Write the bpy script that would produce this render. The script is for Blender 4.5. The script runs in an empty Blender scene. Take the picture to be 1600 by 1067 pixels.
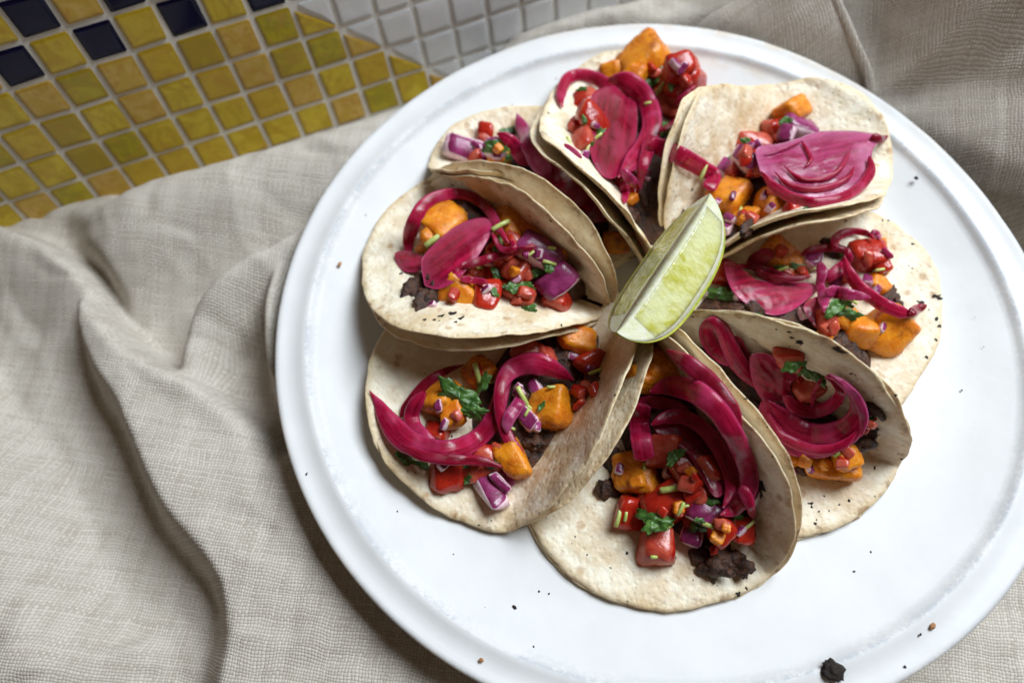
import bpy, math, random
import numpy as np
from mathutils import Vector, noise
from mathutils.bvhtree import BVHTree

random.seed(7)
rng = np.random.default_rng(7)
SC = bpy.context.scene
COL = SC.collection
CM = 0.01            # everything below is measured in centimetres, z = 0 is the top of the plate rim
ZUP = 7.0            # the rim stands 7 cm above the table top (cloth is bunched below it)

# ------------------------------------------------------------------ camera
F = 1165.9 / 1600.0                      # focal length / picture width
POS = np.array([-6.4595, -13.7191, 30.4824])
FW = np.array([0.0, 0.392806, -0.919621])
RT = np.array([0.994526, -0.096094, -0.041046])
UP = np.array([0.104493, 0.914587, 0.390655])
cd = bpy.data.cameras.new('camera')
cam = bpy.data.objects.new('camera', cd)
COL.objects.link(cam)
from mathutils import Matrix
m = Matrix(((RT[0], UP[0], -FW[0]), (RT[1], UP[1], -FW[1]), (RT[2], UP[2], -FW[2]))).to_4x4()
m.translation = Vector((POS[0], POS[1], POS[2] + ZUP)) * CM
cam.matrix_world = m
cd.sensor_width = 36.0
cd.lens = 36.0 * F
cd.clip_start = 0.01
cd.clip_end = 60.0
cd.dof.use_dof = True
cd.dof.focus_distance = 0.297
cd.dof.aperture_fstop = 5.0
SC.camera = cam

# ------------------------------------------------------------------ light
SC.view_settings.view_transform = 'Standard'
SC.view_settings.look = 'None'
SC.view_settings.exposure = 0.0
SC.view_settings.gamma = 1.0
w = bpy.data.worlds.new('World')
SC.world = w
w.use_nodes = True
w.node_tree.nodes['Background'].inputs[0].default_value = (1.0, 0.66, 0.40, 1)
w.node_tree.nodes['Background'].inputs[1].default_value = 0.068

def area_light(name, az, el, dist, size, power, col, target=(0, 0, 0)):
    ld = bpy.data.lights.new(name, 'AREA')
    ld.shape = 'RECTANGLE'
    ld.size = size[0]
    ld.size_y = size[1]
    ld.energy = power
    ld.color = col
    o = bpy.data.objects.new(name, ld)
    COL.objects.link(o)
    d = Vector((math.cos(el) * math.cos(az), math.cos(el) * math.sin(az), math.sin(el)))
    t = Vector(target) * CM
    o.location = t + d * dist
    o.rotation_euler = d.to_track_quat('Z', 'Y').to_euler()
    return o
area_light('window_light', math.radians(32), math.radians(56), 1.5, (0.85, 0.7), 35., (0.86, 0.94, 1.0))

# ------------------------------------------------------------------ helpers
def at(px, py, z):
    """the point at height z that a pixel of the 1600-wide photograph measures to"""
    d = (px - 800) / 1165.9 * RT - (py - 533.5) / 1165.9 * UP + FW
    return POS + d * ((z - POS[2]) / d[2])

def ray(px, py):
    return (px - 800) / 1165.9 * RT - (py - 533.5) / 1165.9 * UP + FW

def W(p):
    return Vector((p[0] * CM, p[1] * CM, (p[2] + ZUP) * CM))

def tag(o, label=None, cat=None, group=None, kind=None):
    for k, v in (('label', label), ('category', cat), ('group', group), ('kind', kind)):
        if v:
            o[k] = v
    return o

WLOC = {}
def empty(name, p):
    o = bpy.data.objects.new(name, None)
    COL.objects.link(o)
    o.empty_display_size = 0.02
    o.location = W(p)
    WLOC[o] = W(p)
    return o

def build(name, verts, faces, mat, parent=None, uv=None, attr=None, fmat=None, smooth=True, origin=None, kind=None):
    """one mesh object from points in cm"""
    v = np.asarray(verts, float)
    o0 = v.mean(0) if origin is None else np.asarray(origin, float)
    me = bpy.data.meshes.new(name)
    loc = (v - o0) * CM
    me.from_pydata(loc.tolist(), [], [tuple(int(i) for i in f) for f in faces])
    mats = mat if isinstance(mat, (list, tuple)) else [mat]
    for mm in mats:
        me.materials.append(mm)
    if fmat is not None:
        me.polygons.foreach_set('material_index', np.asarray(fmat, np.int32))
    if smooth:
        me.polygons.foreach_set('use_smooth', np.ones(len(me.polygons), bool))
    if uv is not None:
        ul = me.uv_layers.new(name='UVMap')
        idx = np.empty(len(me.loops), np.int32)
        me.loops.foreach_get('vertex_index', idx)
        ul.data.foreach_set('uv', np.asarray(uv, np.float32)[idx].ravel())
    if attr:
        for k, a in attr.items():
            at_ = me.attributes.new(k, 'FLOAT', 'POINT')
            at_.data.foreach_set('value', np.asarray(a, np.float32))
    me.update()
    o = bpy.data.objects.new(name, me)
    COL.objects.link(o)
    p = W(o0)
    WLOC[o] = p
    if parent is not None:
        o.parent = parent
        o.location = p - WLOC[parent]
    else:
        o.location = p
    if kind:
        o['kind'] = kind
    return o

def grid_faces(nu, nv, wrap_u=False, wrap_v=False):
    f = []
    for i in range(nu if wrap_u else nu - 1):
        for j in range(nv if wrap_v else nv - 1):
            a = i * nv + j
            b = ((i + 1) % nu) * nv + j
            c = ((i + 1) % nu) * nv + (j + 1) % nv
            d = i * nv + (j + 1) % nv
            f.append((a, b, c, d))
    return f

def fbm(p, scale, octv=3, seed=0.0):
    return noise.fractal(Vector((p[0] * scale + seed, p[1] * scale - seed * .7, p[2] * scale + seed * .3)), 1.0, 2.0, octv)

def catmull(P, n, closed=False):
    P = np.asarray(P, float)
    k = len(P)
    if closed:
        t = np.arange(n) / n * k
    else:
        t = np.linspace(0, k - 1, n)
    i = np.floor(t).astype(int)
    if not closed:
        i = np.minimum(i, k - 2)
    u = (t - i)[:, None]
    if closed:
        g = lambda a: P[a % k]
    else:
        E = np.vstack([2 * P[0] - P[1], P, 2 * P[-1] - P[-2]])
        g = lambda a: E[np.clip(a + 1, 0, k + 1)]
    p0, p1, p2, p3 = g(i - 1), g(i), g(i + 1), g(i + 2)
    return .5 * (2 * p1 + (p2 - p0) * u + (2 * p0 - 5 * p1 + 4 * p2 - p3) * u * u + (3 * p1 - p0 - 3 * p2 + p3) * u ** 3)

def sstep(a, b, x):
    t = np.clip((x - a) / (b - a), 0, 1)
    return t * t * (3 - 2 * t)

# ------------------------------------------------------------------ materials
class NT:
    def __init__(self, name):
        self.m = bpy.data.materials.new(name)
        self.m.use_nodes = True
        self.t = self.m.node_tree
        self.b = self.t.nodes['Principled BSDF']
        self._co = None
    def n(self, typ, **kw):
        nd = self.t.nodes.new(typ)
        for k, v in kw.items():
            setattr(nd, k, v)
        return nd
    def l(self, a, b):
        self.t.links.new(a, b)
    def put(self, sock, v):
        if isinstance(v, bpy.types.NodeSocket):
            self.l(v, sock)
        elif isinstance(v, (tuple, list)) and len(v) == 3 and sock.type == 'RGBA':
            sock.default_value = (*v, 1)
        else:
            sock.default_value = v
    def set(self, **kw):
        for k, v in kw.items():
            self.put(self.b.inputs[k.replace('_', ' ')], v)
    def co(self, rand=True):
        """object coordinates in cm, shifted by a random amount per object"""
        if self._co is None:
            tc = self.n('ShaderNodeTexCoord')
            vm = self.n('ShaderNodeVectorMath', operation='SCALE')
            vm.inputs['Scale'].default_value = 100.0
            self.l(tc.outputs['Object'], vm.inputs[0])
            out = vm.outputs[0]
            if rand:
                oi = self.n('ShaderNodeObjectInfo')
                m2 = self.n('ShaderNodeMath', operation='MULTIPLY')
                m2.inputs[1].default_value = 57.0
                self.l(oi.outputs['Random'], m2.inputs[0])
                ad = self.n('ShaderNodeVectorMath', operation='ADD')
                self.l(out, ad.inputs[0])
                self.l(m2.outputs[0], ad.inputs[1])
                out = ad.outputs[0]
            self._co = out
        return self._co
    def noise(self, scale, detail=4, rough=.55, vec=None, dist=0):
        nd = self.n('ShaderNodeTexNoise')
        nd.inputs['Scale'].default_value = scale
        nd.inputs['Detail'].default_value = detail
        nd.inputs['Roughness'].default_value = rough
        nd.inputs['Distortion'].default_value = dist
        self.l(vec if vec is not None else self.co(), nd.inputs['Vector'])
        return nd.outputs['Fac']
    def vor(self, scale, feature='F1', vec=None, rnd=1.0):
        nd = self.n('ShaderNodeTexVoronoi', feature=feature)
        nd.inputs['Scale'].default_value = scale
        nd.inputs['Randomness'].default_value = rnd
        self.l(vec if vec is not None else self.co(), nd.inputs['Vector'])
        return nd.outputs['Distance']
    def math(self, op, a, b=None, c=None, clamp=False):
        nd = self.n('ShaderNodeMath', operation=op)
        nd.use_clamp = clamp
        for i, v in enumerate((a, b, c)):
            if v is not None:
                self.put(nd.inputs[i], v)
        return nd.outputs[0]
    def rng(self, v, a, b, c=0., d=1.):
        nd = self.n('ShaderNodeMapRange', interpolation_type='SMOOTHSTEP')
        for i, x in enumerate((v, a, b, c, d)):
            self.put(nd.inputs[i], x)
        return nd.outputs[0]
    def mix(self, f, a, b, mode='MIX'):
        nd = self.n('ShaderNodeMix', data_type='RGBA', blend_type=mode)
        self.put(nd.inputs[0], f)
        self.put(nd.inputs[6], a)
        self.put(nd.inputs[7], b)
        return nd.outputs[2]
    def attr(self, name):
        nd = self.n('ShaderNodeAttribute', attribute_name=name)
        return nd.outputs['Fac']
    def rand(self):
        nd = self.n('ShaderNodeObjectInfo')
        return nd.outputs['Random']
    def bump(self, h, strength=.5, dist=.05):
        nd = self.n('ShaderNodeBump')
        nd.inputs['Strength'].default_value = strength
        nd.inputs['Distance'].default_value = dist * CM
        self.put(nd.inputs['Height'], h)
        self.l(nd.outputs[0], self.b.inputs['Normal'])
        return nd

def sss(k, weight, radius, scale=0.01):
    k.set(Subsurface_Weight=weight, Subsurface_Scale=scale)
    k.b.inputs['Subsurface Radius'].default_value = radius

def mat_tortilla():
    k = NT('corn_tortilla')
    big = k.noise(.35, 4, .6)
    mid = k.noise(1.3, 5, .65)
    fine = k.noise(7, 4, .6)
    c = k.mix(k.rng(mid, .38, .64), (.92, .845, .69), (.80, .69, .505))
    c = k.mix(k.rng(big, .5, .72, 0, .75), c, (.62, .44, .22))
    c = k.mix(k.rng(fine, .55, .8, 0, .45), c, (.93, .86, .72))
    toast = k.noise(.8, 5, .7, dist=.6)
    c = k.mix(k.rng(toast, .60, .78, 0, .75), c, (.42, .21, .07))
    rho = k.attr('rho')
    edge = k.rng(rho, .93, 1.0, 0, .55)
    c = k.mix(edge, c, (.69, .50, .25))
    bl = k.math('MULTIPLY', k.rng(k.vor(1.15), .30, .12), k.rng(k.noise(.5, 2, .5), .46, .62))
    c = k.mix(k.math('MULTIPLY', bl, k.rng(fine, .3, .6, .35, .8)), c, (.46, .26, .10))
    ch = k.math('MULTIPLY', k.rng(rho, .90, .985), k.rng(k.noise(1.1, 4, .7), .53, .66))
    c = k.mix(k.math('MULTIPLY', ch, .6), c, (.22, .10, .035))
    sp = k.noise(4.5, 2, .5)
    c = k.mix(k.rng(sp, .735, .76, 0, .9), c, (.05, .025, .012))
    # moisture soaked up from the filling
    so = k.math('MULTIPLY', k.attr('soak'), k.rng(mid, .25, .6))
    c = k.mix(so, c, (.50, .30, .13))
    k.set(Base_Color=c, Roughness=k.rng(k.attr('soak'), 0, 1, .62, .38))
    sss(k, .18, (.4, .22, .1), .006)
    h = k.math('ADD', k.math('MULTIPLY', k.noise(2.4, 5, .65), .8), k.math('MULTIPLY', k.rng(k.vor(4.0, 'SMOOTH_F1'), .0, .5), .35))
    k.bump(h, .5, .15)
    return k.m

def mat_onion(name, c1, c2, c3):
    k = NT(name)
    uv = k.n('ShaderNodeUVMap').outputs[0]
    mp = k.n('ShaderNodeMapping')
    mp.inputs['Scale'].default_value = (1.2, 9, 1)
    k.l(uv, mp.inputs[0])
    ad = k.n('ShaderNodeVectorMath', operation='ADD')
    k.l(mp.outputs[0], ad.inputs[0])
    k.l(k.math('MULTIPLY', k.rand(), 31.), ad.inputs[1])
    st = k.noise(1.0, 4, .6, vec=ad.outputs[0])
    blot = k.noise(.9, 3, .5)
    c = k.mix(k.rng(st, .35, .68), c1, c2)
    c = k.mix(k.rng(blot, .5, .72, 0, .5), c, c3)
    e = k.attr('edge')
    c = k.mix(k.rng(e, .6, 1., 0, .6), c, c3)
    k.set(Base_Color=c, Roughness=k.rng(blot, .3, .7, .18, .38), Specular_IOR_Level=.6)
    k.set(Transmission_Weight=.12, IOR=1.36)
    sss(k, .5, (.9, .10, .22), .004)
    h = k.math('ADD', k.math('MULTIPLY', st, .5), k.math('MULTIPLY', k.noise(6.0, 3, .5), .35))
    k.bump(h, .6, .05)
    return k.m

def mat_squash():
    k = NT('roast_squash')
    a = k.noise(1.6, 5, .6)
    b = k.noise(5, 4, .6)
    c = k.mix(k.rng(a, .35, .65), (.82, .30, .014), (.68, .18, .007))
    c = k.mix(k.rng(b, .52, .75, 0, .6), c, (.84, .38, .04))
    c = k.mix(k.rng(k.noise(.9, 4, .65), .52, .72, 0, .8), c, (.25, .055, .006))
    k.set(Base_Color=c, Roughness=k.rng(b, .35, .7, .16, .42))
    sss(k, .40, (.7, .25, .05), .003)
    k.bump(k.math('ADD', b, k.math('MULTIPLY', k.noise(13, 3, .6), .4)), .55, .09)
    return k.m

def mat_tomato(name, c1, c2, rough):
    k = NT(name)
    a = k.noise(1.7, 4, .55)
    c = k.mix(k.rng(a, .36, .66), c1, c2)
    k.set(Base_Color=c, Roughness=rough, Specular_IOR_Level=.55)
    sss(k, .4, (.8, .16, .08), .005)
    k.bump(k.math('ADD', k.noise(3.0, 3, .5), k.math('MULTIPLY', k.noise(11, 3, .6), .3)), .5, .07)
    return k.m

def mat_plain(name, c1, c2, scale=2., rough=.5, bump=.3, bscale=8., ss=0., ssr=(.5, .5, .3)):
    k = NT(name)
    k.set(Base_Color=k.mix(k.rng(k.noise(scale, 4, .6), .35, .65), c1, c2), Roughness=rough)
    if ss:
        sss(k, ss, ssr, .003)
    if bump:
        k.bump(k.noise(bscale, 4, .6), bump, .06)
    return k.m

def mat_beef():
    k = NT('charred_beef')
    a = k.noise(3, 5, .7)
    c = k.mix(k.rng(a, .35, .7), (.018, .006, .003), (.11, .036, .013))
    k.set(Base_Color=c, Roughness=k.rng(a, .3, .7, .25, .6))
    k.bump(k.noise(5, 5, .65), .8, .14)
    return k.m

def mat_plate():
    k = NT('white_glaze')
    a = k.noise(.5, 3, .5)
    c = k.mix(k.rng(a, .3, .7), (.735, .733, .733), (.705, .704, .705))
    wear = k.attr('wear')
    n2 = k.math('MULTIPLY', k.noise(5.5, 5, .75), k.rng(k.noise(.35, 3, .6), .3, .7, .55, 1.1))
    s = k.math('MULTIPLY', wear, k.rng(n2, .30, .50))
    c = k.mix(k.math('MULTIPLY', s, .5), c, (.27, .31, .38))
    t = k.math('MULTIPLY', k.attr('tan'), k.rng(k.noise(.9, 4, .6), .35, .62))
    c = k.mix(k.math('MULTIPLY', t, .6), c, (.62, .47, .31))
    k.set(Base_Color=c, Roughness=.45, Specular_IOR_Level=.22)
    k.bump(k.math('ADD', k.noise(.6, 3, .5), k.math('MULTIPLY', n2, .1)), .22, .12)
    return k.m

def mat_linen():
    k = NT('woven_linen')
    uv = k.n('ShaderNodeUVMap').outputs[0]
    d = k.n('ShaderNodeTexNoise')
    d.inputs['Scale'].default_value = .55
    d.inputs['Detail'].default_value = 3
    k.l(uv, d.inputs['Vector'])
    sb = k.n('ShaderNodeVectorMath', operation='SUBTRACT')
    k.l(d.outputs['Color'], sb.inputs[0])
    sb.inputs[1].default_value = (.5, .5, .5)
    d2 = k.n('ShaderNodeTexNoise')
    d2.inputs['Scale'].default_value = 4.5
    d2.inputs['Detail'].default_value = 2
    k.l(uv, d2.inputs['Vector'])
    sb2 = k.n('ShaderNodeVectorMath', operation='SUBTRACT')
    k.l(d2.outputs['Color'], sb2.inputs[0])
    sb2.inputs[1].default_value = (.5, .5, .5)
    s1 = k.n('ShaderNodeVectorMath', operation='MULTIPLY_ADD')
    k.l(sb.outputs[0], s1.inputs[0])
    s1.inputs[1].default_value = (.5, .5, 0)
    k.l(uv, s1.inputs[2])
    s2 = k.n('ShaderNodeVectorMath', operation='MULTIPLY_ADD')
    k.l(sb2.outputs[0], s2.inputs[0])
    s2.inputs[1].default_value = (.06, .06, 0)
    k.l(s1.outputs[0], s2.inputs[2])
    rot = k.n('ShaderNodeVectorRotate', rotation_type='Z_AXIS')
    rot.inputs['Angle'].default_value = math.radians(28)
    k.l(s2.outputs[0], rot.inputs['Vector'])
    sx = k.n('ShaderNodeSeparateXYZ')
    k.l(rot.outputs[0], sx.inputs[0])
    u = k.math('DIVIDE', sx.outputs[0], .128)
    v = k.math('DIVIDE', sx.outputs[1], .128)
    fu, fv = k.math('FRACT', u), k.math('FRACT', v)
    iu, iv = k.math('FLOOR', u), k.math('FLOOR', v)
    def thread(f):
        t = k.math('SUBTRACT', k.math('MULTIPLY', f, 2.), 1.)
        return k.math('SUBTRACT', 1., k.math('MULTIPLY', t, t))
    tu, tv = thread(fu), thread(fv)
    chk = k.math('PINGPONG', k.math('ADD', iu, iv), 1.)
    ha = k.math('MULTIPLY', tu, k.math('ADD', .35, k.math('MULTIPLY', tv, .65)))
    hb = k.math('MULTIPLY', tv, k.math('ADD', .35, k.math('MULTIPLY', tu, .65)))
    mx = k.n('ShaderNodeMix', data_type='FLOAT')
    k.l(chk, mx.inputs[0]); k.l(ha, mx.inputs[2]); k.l(hb, mx.inputs[3])
    h = mx.outputs[0]
    # thread to thread differences and slubs
    def per(i, off):
        wn = k.n('ShaderNodeTexWhiteNoise', noise_dimensions='1D')
        k.l(k.math('ADD', i, off), wn.inputs['W'])
        return wn.outputs['Value']
    pu, pv = per(iu, .37), per(iv, 91.2)
    mp = k.n('ShaderNodeMix', data_type='FLOAT')
    k.l(chk, mp.inputs[0]); k.l(pu, mp.inputs[2]); k.l(pv, mp.inputs[3])
    sl = k.n('ShaderNodeTexNoise')
    sl.inputs['Scale'].default_value = 1.3
    sl.inputs['Detail'].default_value = 5
    k.l(uv, sl.inputs['Vector'])
    c = k.mix(mp.outputs[0], (.46, .412, .352), (.63, .58, .51))
    c = k.mix(k.rng(sl.outputs[0], .3, .7, 0, .45), c, (.66, .615, .55))
    c = k.mix(k.rng(h, 0., .45, .55, 0), c, (.17, .12, .08))
    k.set(Base_Color=c, Roughness=.9, Specular_IOR_Level=.15, Sheen_Weight=.12, Sheen_Roughness=.4)
    k.bump(k.math('ADD', h, k.math('MULTIPLY', mp.outputs[0], .35)), .5, .055)
    return k.m

def mat_tile(name, c1, c2, c3, rough, ior=.5):
    k = NT(name)
    a = k.noise(.75, 5, .65, dist=1.6)
    b = k.noise(1.6, 5, .65, dist=.8)
    r = k.rand()
    c = k.mix(k.rng(a, .38, .60), c1, c2)
    c = k.mix(k.math('MULTIPLY', k.rng(b, .48, .68), .8), c, c3)
    c = k.mix(k.rng(k.math('FRACT', k.math('MULTIPLY', r, 7.3)), .4, 1, 0, .55), c, c3)
    c = k.mix(k.rng(k.attr('edge'), .15, .8, 0, .55), c, tuple(x * .55 for x in c3))
    k.set(Base_Color=c, Roughness=rough, Specular_IOR_Level=ior, Coat_Weight=.1, Coat_Roughness=.06)
    k.bump(k.noise(1.4, 3, .5), .12, .06)
    return k.m

M = {}
M['tortilla'] = mat_tortilla()
M['pickled'] = mat_onion('pickled_onion', (.24, .002, .024), (.46, .011, .062), (.55, .05, .17))
M['pickled_dark'] = mat_onion('pickled_onion_dark', (.14, .0015, .010), (.31, .006, .034), (.36, .016, .075))
M['pickled_violet'] = mat_onion('pickled_onion_violet', (.27, .010, .06), (.43, .04, .15), (.54, .15, .31))
M['raw_white'] = mat_plain('raw_onion_flesh', (.80, .66, .68), (.66, .36, .47), 2.2, .25, .2, 6, .4, (.6, .4, .4))
M['raw_skin'] = mat_plain('raw_onion_skin', (.16, .012, .06), (.30, .04, .15), 1.6, .2, .2, 6, .2, (.6, .2, .3))
M['squash'] = mat_squash()
M['skin'] = mat_tomato('tomato_skin', (.47, .026, .010), (.34, .010, .006), .2)
M['flesh'] = mat_tomato('tomato_flesh', (.56, .115, .07), (.42, .04, .022), .24)
M['leaf'] = mat_plain('cilantro_leaf', (.030, .085, .014), (.085, .19, .035), 2.5, .32, .5, 7, .15, (.2, .5, .1))
M['stem'] = mat_plain('cilantro_stem', (.42, .52, .12), (.60, .64, .24), 3, .3, .2, 9, .4, (.5, .6, .2))
M['beef'] = mat_beef()
M['char'] = mat_plain('char', (.008, .006, .005), (.03, .018, .012), 6, .8, .8, 12)
M['toast'] = mat_plain('toasted_crumb', (.35, .16, .06), (.5, .25, .1), 4, .7, .5, 9)
M['plate'] = mat_plate()
M['linen'] = mat_linen()
M['grout'] = mat_plain('grout', (.80, .785, .755), (.86, .845, .815), 2., .9, .5, 14)
M['yellow'] = mat_tile('yellow_glass', (.52, .36, .008), (.66, .50, .03), (.52, .30, .02), .3)
M['amber'] = mat_tile('amber_glass', (.64, .43, .10), (.56, .36, .04), (.52, .27, .03), .3)
M['olive'] = mat_tile('olive_glass', (.50, .40, .006), (.36, .29, .006), (.46, .27, .02), .3)
M['navy'] = mat_tile('navy_glass', (.004, .004, .026), (.006, .006, .04), (.004, .004, .022), .12, .2)
M['white'] = mat_tile('white_glaze_tile', (.72, .725, .74), (.67, .675, .70), (.74, .74, .74), .16)
M['wood'] = mat_plain('dark_wood', (.022, .014, .009), (.05, .03, .018), .8, .5, .3, 3)
M['rind'] = None

# ------------------------------------------------------------------ the table
def slab(poly, w0, bev, name=None, inner=.3):
    """a bevelled slab from a convex outline: rings from its back to its middle; returns (u, v, w), faces, edge"""
    P = np.asarray(poly, float)
    c = P.mean(0)
    n = len(P)
    d = P - c
    L = np.hypot(d[:, 0], d[:, 1])[:, None]
    rings = [(P, w0, 1.), (P, -bev, 1.), (c + d * (1 - bev * .4 / L), -bev * .3, 1.), (c + d * (1 - bev / L), 0., .9), (c + d * (1 - inner / L), .003, .0)]
    V, E = [], []
    for q, ww, e in rings:
        V += [(a[0], a[1], ww) for a in q]
        E += [e] * n
    V.append((c[0], c[1], .004))
    E.append(0.)
    Fc = []
    for k in range(len(rings) - 1):
        for i in range(n):
            j = (i + 1) % n
            Fc.append((k * n + i, k * n + j, (k + 1) * n + j, (k + 1) * n + i))
    b = (len(rings) - 1) * n
    for i in range(n):
        Fc.append((b + i, b + (i + 1) % n, len(V) - 1))
    return np.array(V), Fc, E

def round_poly(pts, r, k=4):
    """outline with rounded corners"""
    pts = np.asarray(pts, float)
    n = len(pts)
    out = []
    for i in range(n):
        a, b, c = pts[i - 1], pts[i], pts[(i + 1) % n]
        u = (a - b) / np.linalg.norm(a - b)
        v = (c - b) / np.linalg.norm(c - b)
        p, q = b + u * r, b + v * r
        for t in np.linspace(0, 1, k):
            out.append((1 - t) ** 2 * p + 2 * t * (1 - t) * b + t * t * q)
    return np.array(out)

def box(x0, x1, y0, y1, z0, z1):
    v = [(x, y, z) for z in (z0, z1) for y in (y0, y1) for x in (x0, x1)]
    f = [(0, 2, 3, 1), (4, 5, 7, 6), (0, 1, 5, 4), (2, 6, 7, 3), (0, 4, 6, 2), (1, 3, 7, 5)]
    return v, f

v, f = box(-55, 45, -45, 42, -10.5, -7.0)
build('table_top', v, f, M['wood'], smooth=False, kind='structure')

# ------------------------------------------------------------------ the tiled wall behind
WA, WO, WP, WU, WV, WT = 0.265613, 19.7404, 1.96297, -24.3650, -5.67972, 0.170066
WE = np.array([math.cos(WA), math.sin(WA), 0])
WN = np.array([-math.sin(WA), math.cos(WA), 0])
WD = -np.array([0, 0, 1.]) * math.cos(WT) - WN * math.sin(WT)
WF = -WN * math.cos(WT) + np.array([0, 0, 1.]) * math.sin(WT)      # faces the plate
def wall(u, v, w):
    u, v, w = (np.asarray(a, float)[..., None] for a in (u, v, w))
    return WN * WO + (WU + u * WP) * WE + (WV + v * WP) * WD + w * WF

wall_root = empty('tiled_wall', wall(5, 6.5, 0))
tag(wall_root, 'wall of small yellow, dark blue and white mosaic tiles behind the grey cloth', 'wall')
V = []
for ww in (-4.0, -.075):
    for vv in (-4.15, 6.7):
        for uu in (-6.1, 21.0):
            V.append(wall(uu, vv, ww))
build('grout', V, [(1, 3, 2, 0), (6, 7, 5, 4), (4, 5, 1, 0), (3, 7, 6, 2), (2, 6, 4, 0), (5, 7, 3, 1)], M['grout'], wall_root, smooth=False)
NAVY = {(0, 0), (2, 0), (4, 0), (6, 0), (1, -1), (3, -1), (5, -1), (-1, -1), (0, -2), (2, -2), (4, -2), (-2, 0), (-2, -2)}
G2 = .064
for r in range(-4, 7):
    for c in range(-5, 17):
        cut = c == r + 6 and r >= -2
        g = G2 + random.uniform(-.012, .012) / 2
        polys = []
        if cut and r != 0 or (r, c) == (0, 6) and False:
            k = random.uniform(-.05, .05)
            a = [(g - .02, .2 + k), (.4, .47 + k), (.75, .77), (1 - g, 1 - g + .01), (g - .02, 1 - g)]
            b = [(g + .13, g), (1 - g, g), (1 - g, .88), (.78, .67), (.45, .37 + k)]
            polys = [(a, 'yellow' if r % 2 else 'amber', .03), (b, 'white', .03)]
        else:
            q = [(g, g), (1 - g, g), (1 - g, 1 - g), (g, 1 - g)]
            if (c, r) in NAVY:
                mt = 'navy'
            elif c <= r + 6:
                mt = random.choices(['yellow', 'amber', 'olive'], [.55, .25, .2])[0]
            else:
                mt = 'white'
            jit = lambda: random.uniform(-.018, .018)
            polys = [([(x + jit(), y + jit()) for x, y in q], mt, .05)]
        for q, mt, rr in polys:
            P = round_poly(q, rr) + np.array((c, r))
            s, fc, e = slab(P * WP, -.25, .03, inner=.30)
            tx, ty = random.uniform(-.02, .02), random.uniform(-.02, .02)
            cc = s[:, :2].mean(0)
            ww = s[:, 2] + (s[:, 0] - cc[0]) * tx + (s[:, 1] - cc[1]) * ty + random.uniform(-.015, .015)
            X = wall(s[:, 0] / WP, s[:, 1] / WP, ww)
            build('tile', X, fc, M[mt], wall_root, attr={'edge': e})

# ------------------------------------------------------------------ the plate
PH = [17.009, .072, .025, .088, -.118, -.033, -.145, -.007, -.065]
def plate_r(th):
    r = PH[0]
    for k in range(1, 5):
        r = r + PH[2 * k - 1] * np.cos(k * th) + PH[2 * k] * np.sin(k * th)
    return r / 17.0
TOP = [(0, -1.15), (3, -1.15), (7, -1.15), (10, -1.16), (11.4, -1.14), (12.3, -1.08), (13.0, -.98), (13.6, -.85), (14.2, -.67), (14.8, -.48), (15.15, -.37), (15.32, -.31),
       (15.43, -.22), (15.52, -.11), (15.62, -.04), (15.74, -.02), (15.9, -.05), (16.1, -.10), (16.35, -.12), (16.6, -.08), (16.78, -.02), (16.9, 0.), (17.0, -.03), (17.05, -.10)]
BOT = [(17.06, -.17), (17.0, -.27), (16.8, -.36), (16.4, -.48), (15.6, -.72), (14.5, -1.12), (13.2, -1.55), (12, -1.85), (11.5, -2.0), (11.35, -2.3), (10.8, -2.32), (10.5, -1.9), (6, -1.8), (0, -1.8)]
def floor_z(r):
    return np.interp(r, [p[0] for p in TOP[:16]], [p[1] for p in TOP[:16]])
PR = TOP + BOT
NTH = 288
V, wear, tan = [], [], []
for (r, z) in PR:
    for j in range(NTH):
        th = 2 * math.pi * j / NTH
        q = 1 + (plate_r(th) - 1) * min(1, r / 14)
        x, y = r * q * math.cos(th), r * q * math.sin(th)
        ww = .05 * fbm((x, y, z), .22, 2, 4.) * min(1, r / 6)
        ww += .012 * fbm((x, y, z), 1.1, 2, 9.) * (1 if r > 15.2 else 0)
        V.append((x, y, z + ww))
        wear.append(max(math.exp(-((r - 15.60) / .10) ** 2) * (z > -.3), .8 * math.exp(-((r - 17.03) / .13) ** 2), .35 * math.exp(-((r - 15.35) / .16) ** 2)))
        a = (th - 1.15) / .55
        tan.append(math.exp(-a * a) * (math.exp(-((r - 17.0) / .35) ** 2) + .7 * math.exp(-((r - 15.2) / .35) ** 2)) + .35 * math.exp(-((r - 17.05) / .1) ** 2))
plate = build('dinner_plate', V, grid_faces(len(PR), NTH, wrap_v=True), M['plate'], attr={'wear': wear, 'tan': tan}, origin=(0, 0, -2.3))
tag(plate, 'round white glazed plate with a raised ridged rim under the ring of tacos', 'plate')

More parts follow.
